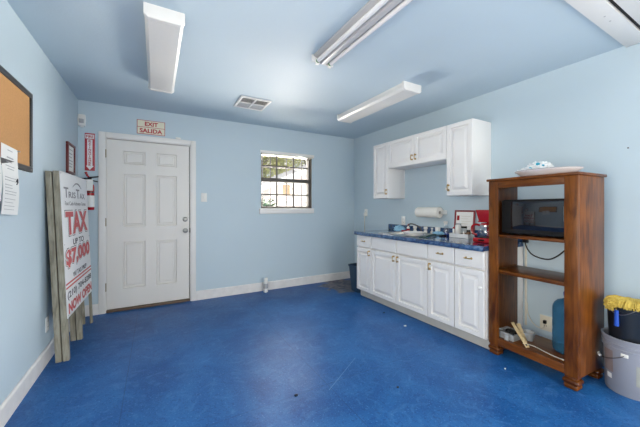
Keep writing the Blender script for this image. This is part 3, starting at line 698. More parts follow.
t = tag(obj('sink_strainer_ring', MB().tube([(2.875+0.032*math.cos(a), 2.215+0.04*math.sin(a), 0.909) for a in [i*math.pi/10 for i in range(21)]], .0065, 8, False), 'black', origin=(2.875, 2.215, .902)), 'dark round ring on the counter in front of the spray bottle', 'ring')
t = tag(obj('cup', MB().lathe([(0, .902), (.026, .902), (.032, .99), (.030, .99), (.024, .906), (0, .906)], n=24, cu=2.985, cv=2.375), 'porcelain', origin=(2.985, 2.375, .902)), 'white cup against the backsplash above the flat blue cloth', 'cup')
t = empty('spray_bottle', (2.955, 2.235, .902), 'clear spray bottle with blue liquid left of the framed picture', 'spray bottle')
bx, byy = 2.96, 2.238
obj('liquid', MB().lathe([(0, .903), (.028, .903), (.030, .91), (.030, .945), (0, .945)], n=24, cu=bx, cv=byy), 'bluelq', t)
obj('bottle', MB().lathe([(0, .902), (.031, .902), (.033, .91), (.033, .985), (.022, 1.01), (.012, 1.022), (.012, 1.035)], n=24, cu=bx, cv=byy), 'clear', t)
obj('trigger_head', MB().lathe([(0, 1.03), (.014, 1.03), (.014, 1.045), (.010, 1.05), (0, 1.05)], n=16, cu=bx, cv=byy).box(bx-.04, bx+.02, byy-.01, byy+.01, 1.048, 1.072, .004).box(bx-.034, bx-.026, byy-.006, byy+.006, 1.015, 1.05, .002), 'plastic_w', t)

# framed sheet leaning on the backsplash
t = empty('framed_notice', (3.0, 2.07, .902), 'red-framed white notice leaning on the wall behind the jars', 'picture frame')
Fp = Fr((3.000, 2.168, .9025), (0, -1, 0), (0.028/0.30, 0, 1))
w, h = 0.245, 0.298
b = MB()
for a in ((0, w, 0, .018), (0, w, h-.018, h), (0, .018, .018, h-.018), (w-.018, w, .018, h-.018)): b.box(*a, -.006, .010, .003, Fp)
obj('frame', b, 'mahred', t)
obj('sheet', MB().box(.016, w-.016, .016, h-.016, -.004, .002, 0, Fp), 'paper', t)
b = MB().box(.03, .06, h-.115, h-.060, .002, .0032, 0, Fp)
obj('red_stamp', b, 'red', t)
b = MB()
for i in range(5): b.box(.085, w-.05-(i % 2)*.03, h-.07-i*.028, h-.066-i*.028, .002, .0026, 0, Fp)
obj('print', b, 'cord_w', t)

# plastic tray with jars
t = empty('plastic_tray', (2.915, 2.02, .902), 'cloudy clear plastic tray holding the jars', 'tray')
b = MB()
ty0, ty1, tx0, tx1 = 1.895, 2.125, 2.86, 2.965
b.box(tx0, tx1, ty0, ty1, .902, .905)
for a in ((tx0, tx0+.003, ty0, ty1), (tx1-.003, tx1, ty0, ty1), (tx0, tx1, ty0, ty0+.003), (tx0, tx1, ty1-.003, ty1)): b.box(*a, .905, .945)
b.box(tx0-.005, tx0, ty0-.005, ty1+.005, .941, .946); b.box(tx0-.005, tx1, ty1, ty1+.005, .941, .946)
obj('tray_body', b, 'cloudy', t)
t = empty('canister', (2.915, 2.105, .905), 'white canister standing in the clear tray', 'canister')
obj('body', MB().lathe([(0, .905), (.030, .905), (.031, .91), (.031, 1.03), (.026, 1.036), (0, 1.036)], n=24, cu=2.92, cv=2.055), 'plastic_w', t)
obj('lid', MB().lathe([(0, 1.036), (.027, 1.036), (.027, 1.052), (.022, 1.056), (0, 1.056)], n=24, cu=2.92, cv=2.055), 'clearpl', t)
t = empty('seasoning_bottle', (2.90, 2.147, .905), 'slim white bottle with red cap at the tray end', 'bottle')
obj('body', MB().lathe([(0, .905), (.012, .905), (.012, .985), (.007, .995), (0, .995)], n=16, cu=2.90, cv=2.098), 'plastic_w', t)
obj('cap', MB().lathe([(0, .995), (.009, .995), (.009, 1.012), (0, 1.012)], n=16, cu=2.90, cv=2.098), 'red', t)
t = empty('coffee_jar', (2.92, 2.015, .905), 'glass jar of brown granules with black lid in the tray', 'jar')
obj('contents', MB().lathe([(0, .907), (.030, .907), (.030, .955), (0, .955)], n=24, cu=2.92, cv=1.985), 'brownjar', t)
obj('jar_glass', MB().lathe([(0, .905), (.032, .905), (.034, .91), (.034, .985), (.026, 1.0), (.026, 1.01)], n=24, cu=2.92, cv=1.985), 'clear', t)
obj('lid', MB().lathe([(0, 1.006), (.029, 1.006), (.029, 1.026), (0, 1.027)], n=24, cu=2.92, cv=1.985), 'black', t)
t = empty('spice_jar', (2.90, 1.955, .905), 'small dark jar in the clear tray next to the coffee maker', 'jar')
obj('body', MB().lathe([(0, .905), (.020, .905), (.021, .91), (.021, .965), (.016, .972), (0, .972)], n=20, cu=2.905, cv=1.925), 'brownjar', t)
obj('lid', MB().lathe([(0, .972), (.018, .972), (.018, .99), (0, .99)], n=20, cu=2.905, cv=1.925), 'black', t)

# coffee maker
t = empty('coffee_maker', (2.82, 1.63, .902), 'red drip coffee maker with glass carafe on the counter end', 'coffee maker')
cx, cy = 2.80, 1.630
obj('base', MB().prism([(-.145, -.085), (.10, -.085), (.12, -.06), (.12, .06), (.10, .085), (-.145, .085)], .902, .945, Fr((cx, cy, 0), (1, 0, 0), (0, 1, 0)), .006), 'red', t)
obj('hot_plate', MB().lathe([(0, .945), (.062, .945), (.062, .950), (0, .950)], n=32, cu=cx-.072, cv=cy), 'black', t)
obj('rear_column', MB().box(cx+.065, cx+.12, cy-.078, cy+.078, .945, 1.12, .008), 'red', t)
b = MB(); b.prism([(-.088, -.07), (.118, -.07), (.118, .07), (-.088, .07)], 1.09, 1.10, Fr((cx, cy, 0), (1, 0, 0), (0, 1, 0)), .003)
q = bmesh.new()
lo = [q.verts.new((cx+a, cy+c, 1.098)) for a, c in ((-.075, -.070), (.115, -.070), (.115, .070), (-.075, .070))]
hi = [q.verts.new((cx+a, cy+c, 1.208)) for a, c in ((-.10, -.088), (.12, -.088), (.12, .088), (-.10, .088))]
q.faces.new(lo[::-1]); q.faces.new(hi)
for k_ in range(4): q.faces.new((lo[k_], lo[(k_+1) % 4], hi[(k_+1) % 4], hi[k_]))
bmesh.ops.bevel(q, geom=list(q.edges), offset=.008, segments=3, affect='EDGES', profile=.5); b.merge(q)
obj('brew_head', b, 'red', t)
ccx = cx-.072
cf = obj('carafe', MB().lathe([(0, .951), (.050, .951), (.060, .965), (.064, 1.0), (.058, 1.035), (.046, 1.055), (.046, 1.062)], n=32, cu=ccx, cv=cy), 'clear', t, 'clear glass carafe')
obj('carafe_band', MB().lathe([(.047, 1.048), (.050, 1.05), (.050, 1.064), (.047, 1.066)], n=32, cu=ccx, cv=cy), 'steel', cf)
obj('carafe_handle', MB().tube([(ccx-.02, cy+.043, 1.060), (ccx-.028, cy+.085, 1.072), (ccx-.034, cy+.118, 1.05), (ccx-.034, cy+.122, 1.01), (ccx-.03, cy+.105, .975), (ccx-.02, cy+.075, .968)], .0095, 10, smooth=2), 'red', cf)
obj('carafe_lid', MB().lathe([(0, 1.062), (.046, 1.062), (.040, 1.082), (0, 1.086)], n=32, cu=ccx, cv=cy), 'red', cf)
obj('control_strip', MB().box(cx-.149, cx-.1445, cy-.03, cy+.03, .915, .932, .001), 'black', t)

# ------------------------------------------------------------------ bookcase (wooden shelf unit), authored in its own frame
fl, fr = Vector((2.475, 1.455, 0)), Vector((2.445, 0.841, 0))
rz = math.atan2((fr-fl).y, (fr-fl).x)
BW, BD, BH = (fr-fl).length, 0.383, 1.450
def bwld(u, v, z): 
    c, s_ = math.cos(rz), math.sin(rz); return Vector((fl.x+u*c-v*s_, fl.y+u*s_+v*c, z))
t = empty('shelf_unit', fl, 'open-backed stained wooden shelf unit holding the microwave', 'shelf unit', rz=rz)
def bp(name, mb, m, lab=None): return obj(name, mb, m, t, lab, local=True)
bp('side_panel', MB().box(0.0, 0.020, 0.022, BD, 0.085, BH, .001), 'woodz')
bp('side_panel', MB().box(BW-0.020, BW, 0.022, BD, 0.085, BH, .001), 'woodz')
bp('stile', MB().box(0.0, 0.078, 0, 0.022, 0.085, BH, .003), 'woodz')
bp('stile', MB().box(BW-0.078, BW, 0, 0.022, 0.085, BH, .003), 'woodz')
bp('top_rail', MB().box(0.078, BW-0.078, 0.001, 0.021, 1.392, BH, .002), 'woodx')
bp('bottom_rail', MB().box(0.078, BW-0.078, 0.001, 0.021, 0.088, 0.150, .002), 'woodx')
bp('top_board', MB().box(-0.014, BW+0.014, -0.014, BD+0.010, BH, BH+0.020, .006), 'woodx')
bp('shelf', MB().box(0.020, BW-0.020, 0.024, BD-0.003, 0.984, 1.006, .002), 'woodx')
bp('shelf', MB().box(0.020, BW-0.020, 0.024, BD-0.003, 0.682, 0.710, .003), 'woodx')
bp('bottom_board', MB().box(0.020, BW-0.020, 0.021, BD-0.003, 0.118, 0.140, .002), 'woodx')
for u in (0.0, BW-0.085):
    for v in (-0.006, BD-0.082):
        b = MB().box(u+.008, u+.077, v+.008, v+.077, 0.066, 0.085, .004).box(u-.004, u+.089, v-.004, v+.089, 0.034, 0.066, .014, seg=3).box(u+.002, u+.083, v+.002, v+.083, 0.0, 0.036, .014, seg=3)
        bp('foot', b, 'woodx')

# microwave on the upper shelf
mo = bwld(0, 0, 1.006)
t = empty('microwave', mo, 'black microwave with glossy door on the upper shelf', 'microwave', rz=rz)
def mp_(name, mb, m, p=None, lab=None): return obj(name, mb, m, p or t, lab, local=True)
mu0, mu1, mv = 0.068, 0.581, 0.068
mp_('case', MB().box(mu0, mu1, mv+.028, mv+.315, 0.012, 0.290, .004), 'black')
d = mp_('door', MB().panel(mu1-mu0-.060, .270, [(.012, 0), (.013, -.002)], Fr((mu0, mv, .014), (1, 0, 0), (0, 0, 1)), .026, .004), 'black')
mp_('window', MB().box(mu0+.075, mu1-.075, mv-.0010, mv+.004, .050, .272, .0008), 'blackgloss', d, 'glossy dark glass')
c_ = mp_('control_panel', MB().box(mu1-.057, mu1, mv, mv+.027, .014, .284, 0), 'blackmatte')
b = MB()
for i in range(4):
    for j in range(3): b.box(mu1-.050+j*.016, mu1-.038+j*.016, mv-.0015, mv, .05+i*.035, .07+i*.035, .001)
mp_('buttons', b, 'black', c_)
mp_('display', MB().box(mu1-.050, mu1-.007, mv-.001, mv, .225, .258), 'greenpl', c_)
for u in (mu0+.03, mu1-.04):
    mp_('foot', MB().box(u, u+.03, mv+.05, mv+.08, 0.0, .012, .002).box(u, u+.03, mv+.25, mv+.28, 0, .012, .002), 'black')

# platter and bag on top of the shelf unit
po = bwld(0.355, 0.165, BH+0.020)
t = empty('platter', po, 'large oval white platter on top of the wooden shelf unit', 'platter', rz=rz)
obj('dish', MB().lathe([(0, 0.001), (.70, 0.001), (.76, .006), (.93, .036), (.985, .042), (1.0, .046), (.985, .048), (.92, .042), (.75, .012), (0, .008)], n=64, sx=.218, sy=.165), 'platter', t, local=True)
rim = [(.2155*math.cos(2*math.pi*i/64), .163*math.sin(2*math.pi*i/64), .0475) for i in range(65)]
obj('rim_line', MB().tube(rim, .0028, 6, False), 'inkgrey', t, local=True)
po2 = bwld(0.268, 0.165, BH+0.030)
t = empty('plastic_bag', po2, 'crumpled white plastic bag with teal print lying in the platter', 'plastic bag', rz=rz)
b = MB().blob((0.0, 0, .040), .100, .085, .036, .32, 4, 3.2, 2, .001).blob((.030, .01, .070), .080, .07, .040, .36, 4, 3.4, 6, .004).blob((-.065, -.01, .034), .055, .06, .028, .4, 4, 3.6, 9, .002)
obj('bag', b, 'bag', t, local=True)
for u, v, z, r in ((.055, -.060, .086, .014), (.010, -.076, .056, .011), (.085, -.046, .074, .009)): obj('print', MB().blob((u, v, z), r, .008, r*.8, .3, 3, 3, u*50), 'teal', t, local=True)

# clutter on the bottom board of the shelf unit (frame of the unit)
def bempty(name, u, v, z, label, cat): 
    return empty(name, bwld(u, v, z), label, cat, rz=rz)
t = bempty('plastic_container', 0.082, .11, .140, 'clear plastic takeaway tray full of black odds and ends, bottom shelf', 'container')
b = MB()
def tray(b, x0, x1, y0, y1, z0, z1, th=.002, fl_=.010):
    b.box(x0, x1, y0, y1, z0, z0+th)
    for a in ((x0-.002, x0+th, y0, y1), (x1-th, x1+.002, y0, y1), (x0, x1, y0-.002, y0+th), (x0, x1, y1-th, y1+.002)): b.box(*a, z0, z1)
    for a in ((x0-fl_, x0, y0-fl_, y1+fl_), (x1, x1+fl_, y0-fl_, y1+fl_), (x0, x1, y0-fl_, y0), (x0, x1, y1, y1+fl_)): b.box(*a, z1-.003, z1)
tray(b, -.045, .085, -.05, .09, .0, .052)
obj('tray', b, 'clearpl', t, local=True)
t = bempty('cable_bundle', 0.10, .12, .143, 'tangle of black cables and plugs in the clear tray', 'cables')
b = MB()
rr = random.Random(4)
for i in range(5):
    p0 = [(rr.uniform(-.045, .045), rr.uniform(-.04, .05), rr.uniform(.01, .07)) for _ in range(6)]
    b.tube(p0, .006, 7, smooth=2)
obj('cable', b, 'cord_b', t, local=True)
obj('plug', MB().box(-.02, .03, -.02, .02, .035, .065, .006).box(.01, .05, .02, .045, .03, .055, .006), 'black', t, local=True)
t = bempty('plastic_tub', 0.195, .215, .140, 'small cloudy white plastic tub behind the stir sticks', 'tub')
obj('tub', MB().lathe([(0, 0), (.038, 0), (.048, .062), (.051, .065), (.047, .065), (.036, .003), (0, .003)], n=28), 'clearpl', t, local=True)
t = bempty('small_cup', 0.128, .040, .140, 'small translucent plastic cup in front of the clear tray', 'cup')
obj('cup', MB().lathe([(0, 0), (.016, 0), (.024, .055), (.022, .055), (.014, .002), (0, .002)], n=20), 'clearpl', t, local=True)
def stick(name, a, c, w, label):
    a, c = Vector(a), Vector(c); U = (c-a).normalized(); V = Vector((0, -0.25, 1)).cross(U).normalized()
    F = Fr(a, U, V); L_ = (c-a).length
    b = MB().box(0, L_, -w/2, w/2, -.003, .003, .001, F)
    e_ = bempty(name, 0.19, .10, .140, label, 'stir stick')
    e2 = obj('stick', b, 'stick', e_, local=False) if False else None
    return b, e_, F, L_
def bl(u, v, z): return (u, v, z)
b, e_, F, L_ = stick('stir_stick', (.088, -.045, .004), (-.085, .055, .122), .026, 'wooden stir stick with a stapled end leaning on the clear tray, in front')
obj('stick', b, 'stick', e_, local=True)
obj('staple', MB().box(.012, .026, -.006, .006, .003, .0045, 0, F), 'ink', e_, local=True)
b, e_, F, L_ = stick('stir_stick', (.030, .030, .004), (-.060, .095, .112), .030, 'second wooden stir stick standing behind the stapled one')
obj('stick', b, 'stick', e_, local=True)
t = bempty('white_cord', .29, .10, .141, 'thin white cord lying along the front of the bottom shelf', 'cord')
obj('cord', MB().tube([(-.07, -.005, .003), (-.03, .02, .003), (.02, .02, .003), (.09, -.005, .003), (.16, -.02, .003), (.24, -.012, .003)], .0035, 8, smooth=2), 'cord_w', t, local=True)
jo = (0.452, 0.262)
t = bempty('water_jug', jo[0], jo[1], .140, 'blue translucent water jug on the bottom shelf of the wooden unit', 'water jug')
prof = [(0, .004), (.075, .004), (.082, 0), (.094, .010), (.097, .03)]
for z in (.07, .12, .17): prof += [(.097, z-.02), (.097, z-.008), (.0945, z), (.097, z+.008)]
prof += [(.097, .225), (.095, .243), (.086, .262), (.068, .277), (.04, .286), (.026, .292), (.026, .315), (.0, .315)]
JK = 1.38
obj('jug_body', MB().lathe([(r, z*JK) for r, z in prof], n=40), 'jug', t, local=True)
obj('cap', MB().lathe([(0, .42), (.029, .42), (.031, .445), (.027, .456), (0, .458)], n=24), 'bluehandle', t, local=True)

# cords behind the shelf unit
t = tag(obj('black_cord', MB().tube([(XR-.03, 1.435, 0.905), (XR-.03, 1.43, 0.88), (XR-.03, 1.41, .83), (XR-.03, 1.366, .785), (XR-.03, 1.256, .763), (XR-.03, 1.19, .80), (XR-.03, 1.12, .875), (XR-.05, 1.06, .95), (XR-.10, 1.02, 1.02)], .006, 8, smooth=2), 'cord_b', origin=(XR-.03, 1.3, .85)), 'black cord looping across the wall behind the shelf unit', 'cord')
t = tag(obj('adapter', MB().box(XR-.045, XR-.001, 1.415, 1.455, .90, .965, .006), 'black', origin=(XR-.03, 1.435, .90)), 'black adapter block on the wall just below the microwave shelf', 'power adapter')
t = tag(obj('wall_conduit', MB().box(XR-.012, XR-.001, 1.430, 1.448, .12, .885, .003), 'cord_w', origin=(XR-.01, 1.44, .12)), 'pale vertical cable cover running down the wall behind the shelf unit', 'cable cover')
t = empty('power_cable', (XR-.03, 1.29, .21), 'white plug and thin cord in the cream outlet behind the shelf unit', 'cord')
obj('plug', MB().box(XR-.035, XR-.008, 1.268, 1.29, .192, .222, .004), 'black', t)
obj('cord', MB().tube([(XR-.03, 1.28, .195), (XR-.035, 1.285, .15), (XR-.04, 1.33, .145), (XR-.03, 1.385, .18), (XR-.025, 1.418, .25), (XR-.025, 1.42, .34)], .0045, 8, smooth=2), 'cord_w', t)

# ------------------------------------------------------------------ buckets at the right
bcx, bcy = 2.785, 0.672
t = empty('bucket', (bcx, bcy, 0), 'grey plastic bucket with wire bail beside the wooden shelf unit', 'bucket')
obj('shell', MB().lathe([(0, .004), (.121, .004), (.126, 0), (.130, .008), (.140, .290), (.146, .292), (.146, .300), (.141, .302), (.1415, .318), (.147, .320), (.147, .328), (.142, .330), (.1425, .350), (.149, .352), (.150, .366), (.143, .368), (.137, .364), (.126, .010), (0, .008)], n=56, cu=bcx, cv=bcy), 'bucketgrey', t)
def onb(ang, z, dr=0): 
    r = .130+(.140-.130)*(z-.008)/.282+dr; return Vector((bcx+r*math.cos(ang), bcy+r*math.sin(ang), z))
def decal(a0, a1, z0, z1, dr=.0012):
    b = MB(); n_ = 8; q = b.bm
    g = [[q.verts.new(onb(a0+(a1-a0)*i/n_, z, dr)) for i in range(n_+1)] for z in (z0, z1)]
    for i in range(n_): q.faces.new((g[0][i], g[0][i+1], g[1][i+1], g[1][i]))
    bmesh.ops.recalc_face_normals(q, faces=q.faces); return b
PI = math.pi
obj('side_label', decal(PI*.71, PI*.86, .13, .275), 'label_brown', t, 'faded brown label')
obj('side_label', decal(PI*.755, PI*.835, .085, .118, .0018), 'paper', t, 'small white label')
obj('side_label', decal(PI*1.12, PI*1.25, .09, .22), 'label_yellow', t, 'faded yellowish label')
al = PI*1.0
lug = obj('bail_lug', MB().box(-.018, .018, -.012, .012, -.002, .008, .003, Fr(onb(al, .268, 0.0), (-math.sin(al), math.cos(al), 0), (0, 0, 1)) if False else Fr(onb(al, .268), (math.sin(al), -math.cos(al), 0), (0, 0, 1))), 'plastic_w', t)
wr = [onb(al, .268, .010), onb(al-PI*.06, .247, .022), onb(al-PI*.13, .228, .026), onb(al-PI*.22, .212, .026), onb(al-PI*.32, .205, .026)]
obj('bail_wire', MB().tube(wr, .0028, 8, smooth=2), 'iron', t)
obj('bail_grip', MB().tube([onb(al-PI*.30, .206, .026), onb(al-PI*.36, .204, .026), onb(al-PI*.42, .206, .026)], .008, 10), 'plastic_w', t)

px, py = 2.788, 0.670
t = empty('bucket', (px, py, .009), 'black plastic bucket nested inside the grey bucket', 'bucket')
obj('shell', MB().lathe([(0, .25), (.110, .25), (.122, .545), (.128, .547), (.129, .570), (.123, .572), (.117, .568), (.106, .256), (0, .256)], n=48, cu=px, cv=py), 'potblack', t)
obj('skirt', MB().lathe([(0, .0095), (.110, .0095), (.112, .25), (0, .25)], n=32, cu=px, cv=py), 'potblack', t)
a_ = PI*1.0
obj('bail_wire', MB().tube([(px+.137*math.cos(a), py+.137*math.sin(a), .575-.05*math.sin((a-PI*.72)/(PI*.4)*PI)) for a in [PI*.72+PI*.4*i/10 for i in range(11)]], .0025, 6), 'nickel', t)
# yellow duster draped over the rim
t = empty('duster', (px-.06, py+.07, .58), 'yellow string duster with blue handle draped over the black bucket', 'duster')
b = MB()
b.blob((px+.003, py+.002, .588), .108, .108, .024, .22, 5, 3.0, 4)
b.blob((px-.062, py+.045, .587), .066, .066, .030, .25, 5, 3.5, 8)
b.blob((px-.084, py+.068, .572), .038, .045, .038, .3, 5, 4.0, 3)
for i in range(150):
    a = PI*(.40+.80*rr.random()); low = .62 < a/PI < .90
    r0 = .02+.07*rr.random(); r1 = .124+.014*rr.random(); z1 = .585-(.055 if low else .018)*rr.random()
    b.tube([(px+r0*math.cos(a), py+r0*math.sin(a), .612+.006*rr.random()), (px+.55*(r0+r1)*math.cos(a+.15*rr.uniform(-1, 1)), py+.55*(r0+r1)*math.sin(a), .610), (px+r1*math.cos(a+.1*rr.uniform(-1, 1)), py+r1*math.sin(a), z1)], .0038, 5, smooth=1)
obj('strings', b, 'yellow', t)
ah = PI*.90
obj('handle', MB().tube([(px+.137*math.cos(ah), py+.137*math.sin(ah), .552), (px+.138*math.cos(ah), py+  .138*math.sin(ah), .448)], [.011, .013], 12), 'bluehandle', t)

# ------------------------------------------------------------------ left wall: cork board, papers, framed certificate
F = wall_left(1.60)
t = empty('cork_board', (XL, 2.2, 1.475), 'black-framed cork notice board on the left wall', 'notice board')
w, z0, z1 = 1.128, 1.472, 2.012
b = MB()
fw = 0.036
for a in ((0, w, z0, z0+fw), (0, w, z1-fw, z1), (0, fw, z0+fw, z1-fw), (w-fw, w, z0+fw, z1-fw)): b.box(*a, 0, .020, .003, F)
obj('frame', b, 'blackframe', t)
obj('cork', MB().box(fw-.002, w-fw+.002, z0+fw-.002, z1-fw+.002, 0, .012, 0, F), 'cork', t)
obj('frame_clip', MB().box(w-.045, w-.030, z0+.010, z0+.020, .020, .022, 0, F), 'nickel', t)
def paper(y0, y1, z0, z1, label, rows, tilt=0.0, d0=.022, half=False):
    F = Fr((XL+d0, y0, z0), (0, 1, tilt), (0.010/(z1-z0) if half else 0, -tilt, 1)); w, h = y1-y0, z1-z0
    t = empty('pinned_paper', (XL+d0, (y0+y1)/2, z0), label, 'paper', 'papers pinned to the cork board')
    q = MB(); n_ = 6
    for i in range(n_):
        a, c = i/n_, (i+1)/n_
        f = lambda s_: .006*math.sin(s_*5.0)
        q.face([F.p(0, a*h, f(a)), F.p(w, a*h, f(a)+.003), F.p(w, c*h, f(c)+.003), F.p(0, c*h, f(c))])
    bmesh.ops.remove_doubles(q.bm, verts=q.bm.verts, dist=1e-6)
    r = bmesh.ops.extrude_face_region(q.bm, geom=list(q.bm.faces))
    for g in r['geom']:
        if isinstance(g, bmesh.types.BMVert): g.co += F.N*-.0006
    bmesh.ops.recalc_face_normals(q.bm, faces=q.bm.faces)
    obj('sheet', q, 'paper', t)
    b = MB()
    for v, u0, u1, th in rows:
        s_ = v; b.box(u0*w, u1*w, v*h, v*h+th, .0025+.006*math.sin(s_*5.0), .0040+.006*math.sin(s_*5.0), 0, F)
    obj('print', b, 'printgrey', t)
    return t, F, w, h
rg = random.Random(2)
rows = [(.93, .35, .65, .004), (.82, .3, .7, .007), (.76, .25, .6, .003), (.70, .2, .75, .003), (.66, .3, .7, .003)]
rows += [(v/100, .10, .10+rg.uniform(.4, .75), .0025) for v in (53, 49, 42, 38, 33, 29, 22, 17, 12, 7)]
t, F, w, h = paper(2.243, 2.452, 1.195, 1.592, 'long white printed sheet hanging from the cork board, right one', rows, -0.05)
obj('pin', MB().lathe([(0, 0), (.005, 0), (.003, .006), (.006, .010), (0, .012)], Fr(F.p(w*.9, h*.975, .004), F.U, F.V), 12), 'nickel', t)
obj('clip', MB().tube([F.p(w*.80, h*.50, .008), F.p(w*.86, h*.545, .009), F.p(w*.88, h*.49, .009), F.p(w*.82, h*.46, .008)], .003, 6), 'ink', t)
t, F, w, h = paper(2.03, 2.236, 1.265, 1.612, 'white printed sheet on the cork board, left of the long sheet', [(v/100, .1, .1+rg.uniform(.5, .8), .003) for v in range(8, 95, 7)], 0.0, .020)
# certificate
F = Fr((XL, 3.665, 1.570), (0, 1, 0), (0, 0, 1)); w, h = .285, .305
t = empty('framed_certificate', (XL, 3.8, 1.57), 'dark red framed certificate on the left wall above the folding sign', 'picture frame')
b = MB()
for a in ((0, w, 0, .024), (0, w, h-.024, h), (0, .024, .024, h-.024), (w-.024, w, .024, h-.024)): b.box(*a, 0, .022, .004, F)
obj('frame', b, 'mahogany', t)
obj('certificate', MB().box(.022, w-.022, .022, h-.022, 0, .010, 0, F), 'paper', t)
b = MB()
for i, v in enumerate((.24, .20, .165, .13, .10, .07)): b.box(.06, w-.06-(i % 3)*.02, v, v+.006, .010, .0108, 0, F)
obj('print', b, 'inkgrey', t)

# ------------------------------------------------------------------ back wall, left of and above the door
t = empty('motion_sensor', (-.72, YB, 2.2), 'white motion sensor high in the corner left of the door', 'motion sensor')
F = wall_back(-.719, z=2.208)
obj('body', MB().prism([(-.032, -.062), (.032, -.062), (.036, .0), (.032, .064), (-.032, .064), (-.036, 0)], 0, .045, F, .007), 'plastic_w', t)
obj('lens', MB().box(-.022, .022, -.035, .012, .045, .050, .004, F), 'printgrey', t)
obj('bracket', MB().box(-.014, .014, -.075, -.05, 0, .025, .004, F), 'plastic_w', t)

t = empty('extinguisher_sign', (-.65, YB, 1.65), 'red and white fire extinguisher arrow sign left of the door', 'sign')
F = wall_back(-.697, z=1.650); w, h = .092, .426
obj('plate', MB().box(0, w, 0, h, 0, .003, .001, F), 'redsign', t)
obj('word_panel', MB().box(.007, w-.007, h-.062, h-.014, .003, .0036, 0, F), 'signwhite', t)
obj('arrow', MB().prism([(.022, h-.072), (.022, .055), (.010, .055), (w/2, .008), (w-.010, .055), (w-.022, .055), (w-.022, h-.072)], .003, .0036, F), 'signwhite', t)
obj('lettering', MB().text('FIRE', F, .013, w-.013, h-.054, h-.023, .0037, .025), 'redsign', t)
b = MB(); st = (h-.080-.050)/12
for i, ch in enumerate('EXTINGUISHER'):
    v = h-.080-i*st; hw = .003 if ch == 'I' else .0115
    b.text(ch, F, w/2-hw, w/2+hw, v-st*.84, v, .0037, .03)
obj('lettering', b, 'redsign', t)

t = empty('exit_sign', (-.04, YB, 2.13), 'cream and red EXIT SALIDA sign above the door', 'sign')
F = wall_back(-.197, z=2.133); w, h = .302, .172
obj('plate', MB().box(0, w, 0, h, 0, .004, .001, F), 'redsign', t)
for v0, v1 in ((.006, h/2-.003), (h/2+.003, h-.006)):
    obj('word_panel', MB().box(.006, w-.006, v0, v1, .004, .0046, 0, F), 'glowcream', t)
obj('lettering', MB().text('EXIT', F, .083, w-.078, h/2+.015, h-.020, .0047, .035).text('SALIDA', F, .028, w-.030, .016, h/2-.016, .0047, .035), 'redsign', t)

ex, ey = -.640, YB-.072
t = empty('fire_extinguisher', (ex, ey, 1.2), 'red fire extinguisher hanging on the wall behind the folding sign', 'fire extinguisher')
obj('cylinder', MB().lathe([(0, 1.203), (.036, 1.203), (.041, 1.212), (.041, 1.46), (.036, 1.485), (.020, 1.505), (.014, 1.51), (.014, 1.53), (0, 1.53)], n=32, cu=ex, cv=ey), 'red', t)
obj('label_band', MB().lathe([(.0412, 1.235), (.0418, 1.237), (.0418, 1.362), (.0412, 1.364)], n=32, cu=ex, cv=ey), 'paper', t, 'white paper label')
obj('label_band', MB().lathe([(.0412, 1.395), (.0418, 1.396), (.0418, 1.407), (.0412, 1.408)], n=32, cu=ex, cv=ey), 'ink', t, 'dark band')
obj('valve', MB().lathe([(0, 1.528), (.018, 1.528), (.018, 1.558), (.010, 1.57), (0, 1.57)], n=20, cu=ex, cv=ey), 'black', t)
obj('handle', MB().prism([(-.02, 0), (.078, .018), (.080, .030), (-.02, .016)], -.009, .009, Fr((ex, ey, 1.555), (1, 0, 0), (0, 0, 1)), .002).prism([(-.02, -.006), (.072, -.030), (.076, -.020), (-.02, .006)], -.009, .009, Fr((ex, ey, 1.545), (1, 0, 0), (0, 0, 1)), .002).tube([(ex, ey, 1.55), (ex-.04, ey-.01, 1.553), (ex-.085, ey-.02, 1.545)], .008, 8), 'black', t)
obj('pull_pin', MB().tube([(ex-.035, ey-.012, 1.625), (ex-.02, ey-.010, 1.585), (ex-.005, ey, 1.57)], [.012, .010, .006], 10), 'red', t)
obj('tag_card', MB().box(-.028, .034, -.135, -.01, .046, .0472, 0, Fr((ex, ey, 1.552), (1, 0, 0), (0, 0, 1))), 'paper', t, 'white inspection tag')

# ------------------------------------------------------------------ folding sandwich-board sign leaning on the left wall
SY, EY = 3.030, 3.930
t = empty('folding_sign', (-.64, 3.48, 0), 'folded wooden sandwich board with white tax poster leaning on the left wall', 'sign board')
def lean(y, z, d):
    """point at depth d from the back of the stack, at height z along the lean"""
    k = (y-SY)/(EY-SY); xb = -.689+(-.752+.689)*z/1.525+k*.020
    return Vector((xb+d*(1+0*k), y, z))
def leg(y0, y1, d0, d1, z0, z1, name='leg', m='lumber'):
    b = MB(); bm = b.bm; q = bmesh.new()
    v = [q.verts.new(lean(y, z, d)) for d in (d0, d1) for y in (y0, y1) for z in (z0, z1)]
    for f in ((0, 1, 3, 2), (4, 6, 7, 5), (0, 4, 5, 1), (2, 3, 7, 6), (0, 2, 6, 4), (1, 5, 7, 3)): q.faces.new([v[i] for i in f])
    bmesh.ops.recalc_face_normals(q, faces=q.faces); bmesh.ops.bevel(q, geom=list(q.edges), offset=.0025, segments=1, affect='EDGES')
    b.merge(q); return obj(name, b, m, t)
for y in (SY, 3.455, EY-.040):
    far = y > 3.8
    leg(y, y+.040, .0, .020 if far else .038, 0.0, 1.518)
    leg(y, y+.040, .064 if far else .0455, .0845, 0.0, 1.522)
leg(SY+.040, 3.455, .005, .030, 1.40, 1.50, 'rail'); leg(3.495, EY-.04, .005, .030, 1.40, 1.50, 'rail')
leg(SY+.040, 3.455, .050, .075, 1.40, 1.50, 'rail'); leg(3.495, EY-.04, .050, .075, 1.40, 1.50, 'rail')
leg(SY+.002, EY, .0852, .0900, .335, 1.526, 'panel', 'signwhite')
